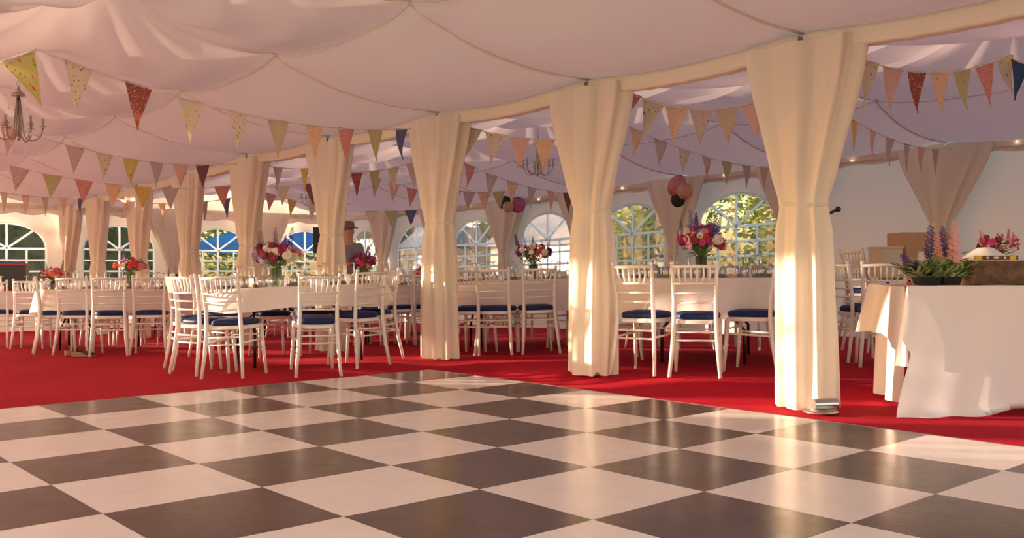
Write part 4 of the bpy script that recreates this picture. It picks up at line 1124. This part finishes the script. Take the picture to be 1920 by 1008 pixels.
# ------------------------------------------------------------------ person
def person():
    pdp = 14.25; X = px(652, pdp); Mx = floorM(X, pdp, radians(0)); Mx = M2(X, pdp, ground(X, pdp) + .004, radians(35))
    t = thing('person', 'person in a flat grey hat and grey shirt standing beside the fourth draped pole', 'person', None, Mx)
    J = {'pel': ((0, 0, .95), .145), 'wai': ((0, .01, 1.10), .135), 'che': ((0, .02, 1.28), .155), 'shc': ((0, .01, 1.42), .10), 'nek': ((0, -.005, 1.50), .055), 'hd1': ((0, -.02, 1.60), .085), 'hd2': ((0, -.02, 1.69), .088),
         'shl': ((-.17, .01, 1.40), .070), 'ell': ((-.25, .0, 1.13), .048), 'wrl': ((-.20, -.17, .98), .032), 'shr': ((.17, .01, 1.40), .070), 'elr': ((.26, .02, 1.14), .048), 'wrr': ((.22, -.18, 1.02), .032),
         'hil': ((-.09, 0, .90), .095), 'knl': ((-.10, -.01, .50), .062), 'anl': ((-.10, .02, .10), .043), 'tol': ((-.11, -.13, .035), .035), 'hir': ((.09, 0, .90), .095), 'knr': ((.11, -.01, .50), .062), 'anr': ((.12, .02, .10), .043), 'tor': ((.14, -.13, .035), .035)}
    E_ = [('pel', 'wai'), ('wai', 'che'), ('che', 'shc'), ('shc', 'nek'), ('nek', 'hd1'), ('hd1', 'hd2'), ('shc', 'shl'), ('shl', 'ell'), ('ell', 'wrl'), ('shc', 'shr'), ('shr', 'elr'), ('elr', 'wrr'),
          ('pel', 'hil'), ('hil', 'knl'), ('knl', 'anl'), ('anl', 'tol'), ('pel', 'hir'), ('hir', 'knr'), ('knr', 'anr'), ('anr', 'tor')]
    def skin(name, mat, names, edges, root, grow=0.0, extra=None, sub=2):
        jj = dict(J); 
        if extra: jj.update(extra)
        ks = list(names); me = bpy.data.meshes.new(name); me.from_pydata([jj[k][0] for k in ks], [(ks.index(a), ks.index(c)) for a, c in edges], [])
        o = bpy.data.objects.new(name, me); COL.objects.link(o); o.parent = t; me.materials.append(M[mat])
        md_ = o.modifiers.new('skin', 'SKIN'); md_.use_smooth_shade = True
        if not me.skin_vertices:
            bpy.context.view_layer.objects.active = o
        for i, k in enumerate(ks):
            sv = me.skin_vertices[0].data[i]; r = jj[k][1] + grow; sv.radius = (r, r * (.72 if k in ('pel', 'wai', 'che') else 1)); sv.use_root = (k == root)
        s_ = o.modifiers.new('sub', 'SUBSURF'); s_.levels = sub; s_.render_levels = sub
        return o
    fing = {}; fe = []
    for sd, w in (('l', Vector(J['wrl'][0])), ('r', Vector(J['wrr'][0]))):
        d = Vector((.12 if sd == 'l' else -.12, -.95, -.25)).normalized(); side = d.cross(Vector((0, 0, 1))).normalized()
        fing['pm' + sd] = (tuple(w + d * .06), .030); fe.append(('wr' + sd, 'pm' + sd))
        for i in range(4):
            o_ = (i - 1.5) * .019; L = (.065, .075, .070, .055)[i]
            fing['a%d%s' % (i, sd)] = (tuple(w + d * .095 + side * o_), .0095); fing['b%d%s' % (i, sd)] = (tuple(w + d * (.095 + L * .5) + side * o_ * 1.05 + Vector((0, 0, -.010))), .0088); fing['c%d%s' % (i, sd)] = (tuple(w + d * (.095 + L) + side * o_ + Vector((0, 0, -.032))), .0078)
            fe += [('pm' + sd, 'a%d%s' % (i, sd)), ('a%d%s' % (i, sd), 'b%d%s' % (i, sd)), ('b%d%s' % (i, sd), 'c%d%s' % (i, sd))]
        s2 = side * (1 if sd == 'l' else -1)
        fing['t1' + sd] = (tuple(w + d * .05 + s2 * .035), .011); fing['t2' + sd] = (tuple(w + d * .085 + s2 * .052 + Vector((0, 0, -.012))), .009); fe += [('pm' + sd, 't1' + sd), ('t1' + sd, 't2' + sd)]
    extra = dict(fing); names = list(J) + list(fing)
    skin('body', 'skin', names, E_ + fe, 'pel', 0, extra)
    skin('shirt', 'shirt', ['pel', 'wai', 'che', 'shc', 'shl', 'ell', 'wm', 'shr', 'elr', 'wn'], [('pel', 'wai'), ('wai', 'che'), ('che', 'shc'), ('shc', 'shl'), ('shl', 'ell'), ('ell', 'wm'), ('shc', 'shr'), ('shr', 'elr'), ('elr', 'wn')], 'pel', .022,
         {'wm': ((-.225, -.085, 1.055), .036), 'wn': ((.24, -.08, 1.08), .036)})
    skin('trousers', 'trouser', ['pel', 'hil', 'knl', 'anl', 'hir', 'knr', 'anr'], [('pel', 'hil'), ('hil', 'knl'), ('knl', 'anl'), ('pel', 'hir'), ('hir', 'knr'), ('knr', 'anr')], 'pel', .016)
    for x in (-.105, .125):
        b = MB(); b.ell((x, -.045, .05), (.045, .13, .05), 12, 8); b.build('shoe', M['black'], t)
    # face: nose, eyes, ears, mouth and hair
    b = MB(); b.ell((0, -.112, 1.625), (.012, .018, .022), 8, 6); b.build('nose', M['skin'], t)
    for x in (-.032, .032):
        b = MB(); b.ell((x, -.100, 1.652), (.011, .007, .006), 8, 6); b.build('eye', M['card'], t)
    b = MB(); b.ell((0, -.102, 1.585), (.024, .007, .006), 8, 6); b.build('mouth', M['salmon'], t)
    for x in (-.09, .09):
        b = MB(); b.ell((x, -.012, 1.63), (.010, .02, .03), 8, 6); b.build('ear', M['skin'], t)
    b = MB(); b.ell((0, .008, 1.675), (.097, .100, .075), 14, 10); b.build('hair', M['hat'], t)
    b = MB(); b.lathe([(.0, 1.79), (.075, 1.785), (.092, 1.765), (.102, 1.70), (.150, 1.688), (.152, 1.680), (.10, 1.685), (.095, 1.69)], 24, (0, -.01, 0)); b.build('hat', M['hat'], t)
person()

# ------------------------------------------------------------------ outside
def tree(x, y, H, R, mat, label, seed, n=2600, low=.15, name='tree', leaf=.11):
    r_ = random.Random(seed); t = thing(name, label, 'tree' if name == 'tree' else 'shrub', None, Matrix.Translation((x, y, -.42)))
    b = MB(); b.tube([(0, 0, 0), (.1, 0, H * .35), (0, .1, H * .7)], [.14 * R / 1.8, .10 * R / 1.8, .05], 8); b.build('trunk', M['trunk'], t)
    b = MB(); cl = [Vector((r_.uniform(-1, 1) * R * .7, r_.uniform(-1, 1) * R * .7, H * r_.uniform(low + .1, .9))) for _ in range(16)]
    for k in range(n):
        c = r_.choice(cl); d = Vector((r_.gauss(0, 1), r_.gauss(0, 1), r_.gauss(0, .8))).normalized() * R * .48 * r_.uniform(.3, 1) ** .5
        p = c + d; a = Vector((r_.gauss(0, 1), r_.gauss(0, 1), r_.gauss(0, .6))).normalized(); s2 = a.cross(Vector((r_.gauss(0, 1), r_.gauss(0, 1), r_.gauss(0, 1)))).normalized()
        L = leaf * r_.uniform(.6, 1.4); b.add([p - a * L, p + s2 * L * .4, p + a * L, p - s2 * L * .4], [(0, 1, 2, 3)])
    b.build('crown', M[mat], t)
def Q(s, q): v = T(s, q); return v.x, v.y
tree(*Q(3.3, 12.0), 4.4, 1.7, 'foliage2', 'dense dark tree beyond the garden window by the nearest draped pole', 1)
tree(*Q(6.7, 10.8), 4.4, 1.5, 'foliage', 'pale green tree beyond the garden window by the second draped pole', 3)
tree(*Q(4.6, 8.6), 1.1, .7, 'foliage', 'low bright green shrub at the bottom of the garden window', 4, n=1400, low=.05, name='garden_shrub', leaf=.08)
tree(*Q(10.2, 9.7), 3.8, 1.5, 'foliage', 'sunlit olive green tree filling the garden window beside the second draped pole', 12)
tree(*Q(7.0, 15.6), 6.0, 2.2, 'foliage', 'tall tree behind the garden window trees', 7)
tree(*Q(12.6, 18.2), 5.2, 2.2, 'foliage2', 'dark tree behind the added white building', 5)
tree(*Q(18.0, 16.2), 5.5, 2.2, 'foliage2', 'dark tree beyond the small corner windows', 6)
for i, (s, q) in enumerate(((31, 10.5), (33, 3.4), (34, -4.0), (33, -11))):
    tree(*Q(s, q), 5.4 + .5 * (i % 2), 2.8, 'foliage2', ['dark tree outside right of the blue canopy', 'dark tree outside behind the blue canopy', 'dark tree outside beyond the second far window', 'dark tree outside beyond the edge window'][i], 20 + i, n=3600, leaf=.16)
def hedge(x, y, L, H, rz, label, seed, n):  # added to screen the bright horizon sky off from the windows
    r_ = random.Random(seed); t = thing('sky_screen_hedge', label, 'hedge', None, M2(x, y, -.42, rz))
    b = MB(); b.grid(lambda u, v: (-L / 2 + L * u, .12 * sin(u * 40), H * .93 * v), 60, 6); b.grid(lambda u, v: (-L / 2 + L * u, .3 + .1 * sin(u * 33), H * .95 * v), 60, 6)
    for k in range(n):
        p = Vector((r_.uniform(-L / 2, L / 2), r_.uniform(-.35, .5), H * r_.uniform(0, 1) + r_.gauss(0, .08))); a = Vector((r_.gauss(0, 1), r_.gauss(0, 1), r_.gauss(0, .6))).normalized()
        s2 = a.cross(Vector((r_.gauss(0, 1), r_.gauss(0, 1), r_.gauss(0, 1)))).normalized(); l = .13 * r_.uniform(.6, 1.4); b.add([p - a * l, p + s2 * l * .45, p + a * l, p - s2 * l * .45], [(0, 1, 2, 3)])
    b.build('foliage', M['foliage2'], t)
hedge(-17.5, 26.6, 17, 3.3, atan2(DQ.y, DQ.x), 'long dark hedge added to block the bright sky beyond the far wall windows', 3, 7000)
hedge(-3.4, 33.0, 6.0, 3.0, 0, 'short dark hedge added to block the bright sky beyond the small corner windows', 4, 2500)
# added white building, standing in for the glare in the side windows
bx, by = Q(14.2, 11.6)
t = thing('glare_building', 'added white building standing in for the glare in the side windows', 'building', None, M2(bx, by, -.42, ROT_S))
b = MB(); b.box((0, 0, .95), (4.2, 2.6, 1.9)); b.build('wall_block', M['render'], t, sm=False)
b = MB(); b.add([(-2.3, -1.5, 1.9), (2.3, -1.5, 1.9), (2.3, 0, 2.8), (-2.3, 0, 2.8), (-2.3, 1.5, 1.9), (2.3, 1.5, 1.9)], [(0, 1, 2, 3), (3, 2, 5, 4), (0, 3, 4), (1, 5, 2), (0, 4, 5, 1)]); b.build('roof', M['slate'], t, sm=False)
# blue gazebo beyond the far wall
gxx, gyy = -6.6, 27.0
t = thing('gazebo', 'blue topped garden gazebo standing outside beyond the far wall windows', 'gazebo', None, M2(gxx, gyy, -.42, ROT_S + .4))
b = MB(); b.add([(-1.6, -1.6, 2.05), (1.6, -1.6, 2.05), (1.6, 1.6, 2.05), (-1.6, 1.6, 2.05), (0, 0, 2.75), (-1.6, -1.6, 1.80), (1.6, -1.6, 1.80), (1.6, 1.6, 1.80), (-1.6, 1.6, 1.80)],
      [(0, 1, 4), (1, 2, 4), (2, 3, 4), (3, 0, 4), (0, 5, 6, 1), (1, 6, 7, 2), (2, 7, 8, 3), (3, 8, 5, 0)]); b.build('canopy', M['bluecanopy'], t, sm=False)
for x in (-1.55, 1.55):
    for y in (-1.55, 1.55):
        b = MB(); b.tube([(x, y, 0), (x, y, 2.03)], .022, 8); b.build('leg', M['card'], t)
for y in (-1.55, 1.55):
    b = MB(); b.tube([(-1.55, y, 1.75), (-.8, y, 2.0), (0, y, 1.75), (.8, y, 2.0), (1.55, y, 1.75)], .014, 6); b.build('scissor_frame', M['card'], t)
# timber slat fence beyond the corner windows
fx, fy = Q(18.6, 10.5)
t = thing('timber_shed', 'weathered board shed seen beyond the small corner windows', 'shed', None, M2(fx, fy, -.42, ROT_S))
for k in range(11):
    b = MB(); b.box((0, 0, .10 + .17 * k), (2.2, 1.6, .15)); b.build('wall_board', M['boards'], t, sm=False)
b = MB(); b.add([(-1.2, -.9, 1.93), (1.2, -.9, 1.93), (1.2, 0, 2.6), (-1.2, 0, 2.6), (-1.2, .9, 1.93), (1.2, .9, 1.93)], [(0, 1, 2, 3), (3, 2, 5, 4), (0, 3, 4), (1, 5, 2), (0, 4, 5, 1)]); b.build('roof', M['slate'], t, sm=False)

# ------------------------------------------------------------------ light
SUN_EL = radians(6.6); trav = Vector((.984, -.178)).normalized()       # the way the sunlight travels
sun = bpy.data.lights.new('sun', 'SUN'); sun.energy = 15.0; sun.color = (1.0, .73, .50); sun.angle = radians(.8)
so = bpy.data.objects.new('sun', sun); COL.objects.link(so)
dv = Vector((trav.x * cos(SUN_EL), trav.y * cos(SUN_EL), -sin(SUN_EL)))
so.rotation_euler = Vector((0, 0, -1)).rotation_difference(dv).to_euler(); so.location = (-10, 0, 6)
w = bpy.data.worlds.new('evening_sky'); SC.world = w; w.use_nodes = True; nt = w.node_tree
bg = nt.nodes['Background']; sky = nt.nodes.new('ShaderNodeTexSky'); sky.sky_type = 'NISHITA'; sky.sun_disc = False
sky.sun_elevation = radians(9); sky.sun_rotation = atan2(-trav.x, -trav.y); sky.air_density = 1.2; sky.dust_density = 2.5
nt.links.new(sky.outputs[0], bg.inputs[0]); bg.inputs[1].default_value = .55

# ------------------------------------------------------------------ camera
cam = bpy.data.cameras.new('camera'); co = bpy.data.objects.new('camera', cam); COL.objects.link(co)
cam.sensor_width = 36; cam.sensor_fit = 'HORIZONTAL'; cam.lens = F / 1920 * 36; cam.shift_y = -(504 - HY) / 1920
cam.clip_end = 300; cam.clip_start = .05
rl = -.0052
right = Vector((cos(rl), 0, sin(rl))); up = Vector((-sin(rl), 0, cos(rl))); back = right.cross(up)
Mc = Matrix((right, up, back)).transposed().to_4x4(); Mc.translation = (0, 0, CH)
co.matrix_world = Mc; SC.camera = co
SC.view_settings.view_transform = 'Standard'; SC.view_settings.look = 'None'; SC.view_settings.gamma = 1; SC.view_settings.use_curve_mapping = False
SC.view_settings.exposure = 0.76
try:
    SC.cycles.max_bounces = 7; SC.cycles.diffuse_bounces = 4; SC.cycles.glossy_bounces = 3; SC.cycles.transmission_bounces = 4; SC.cycles.transparent_max_bounces = 14
    SC.cycles.sample_clamp_indirect = 6
except Exception: pass
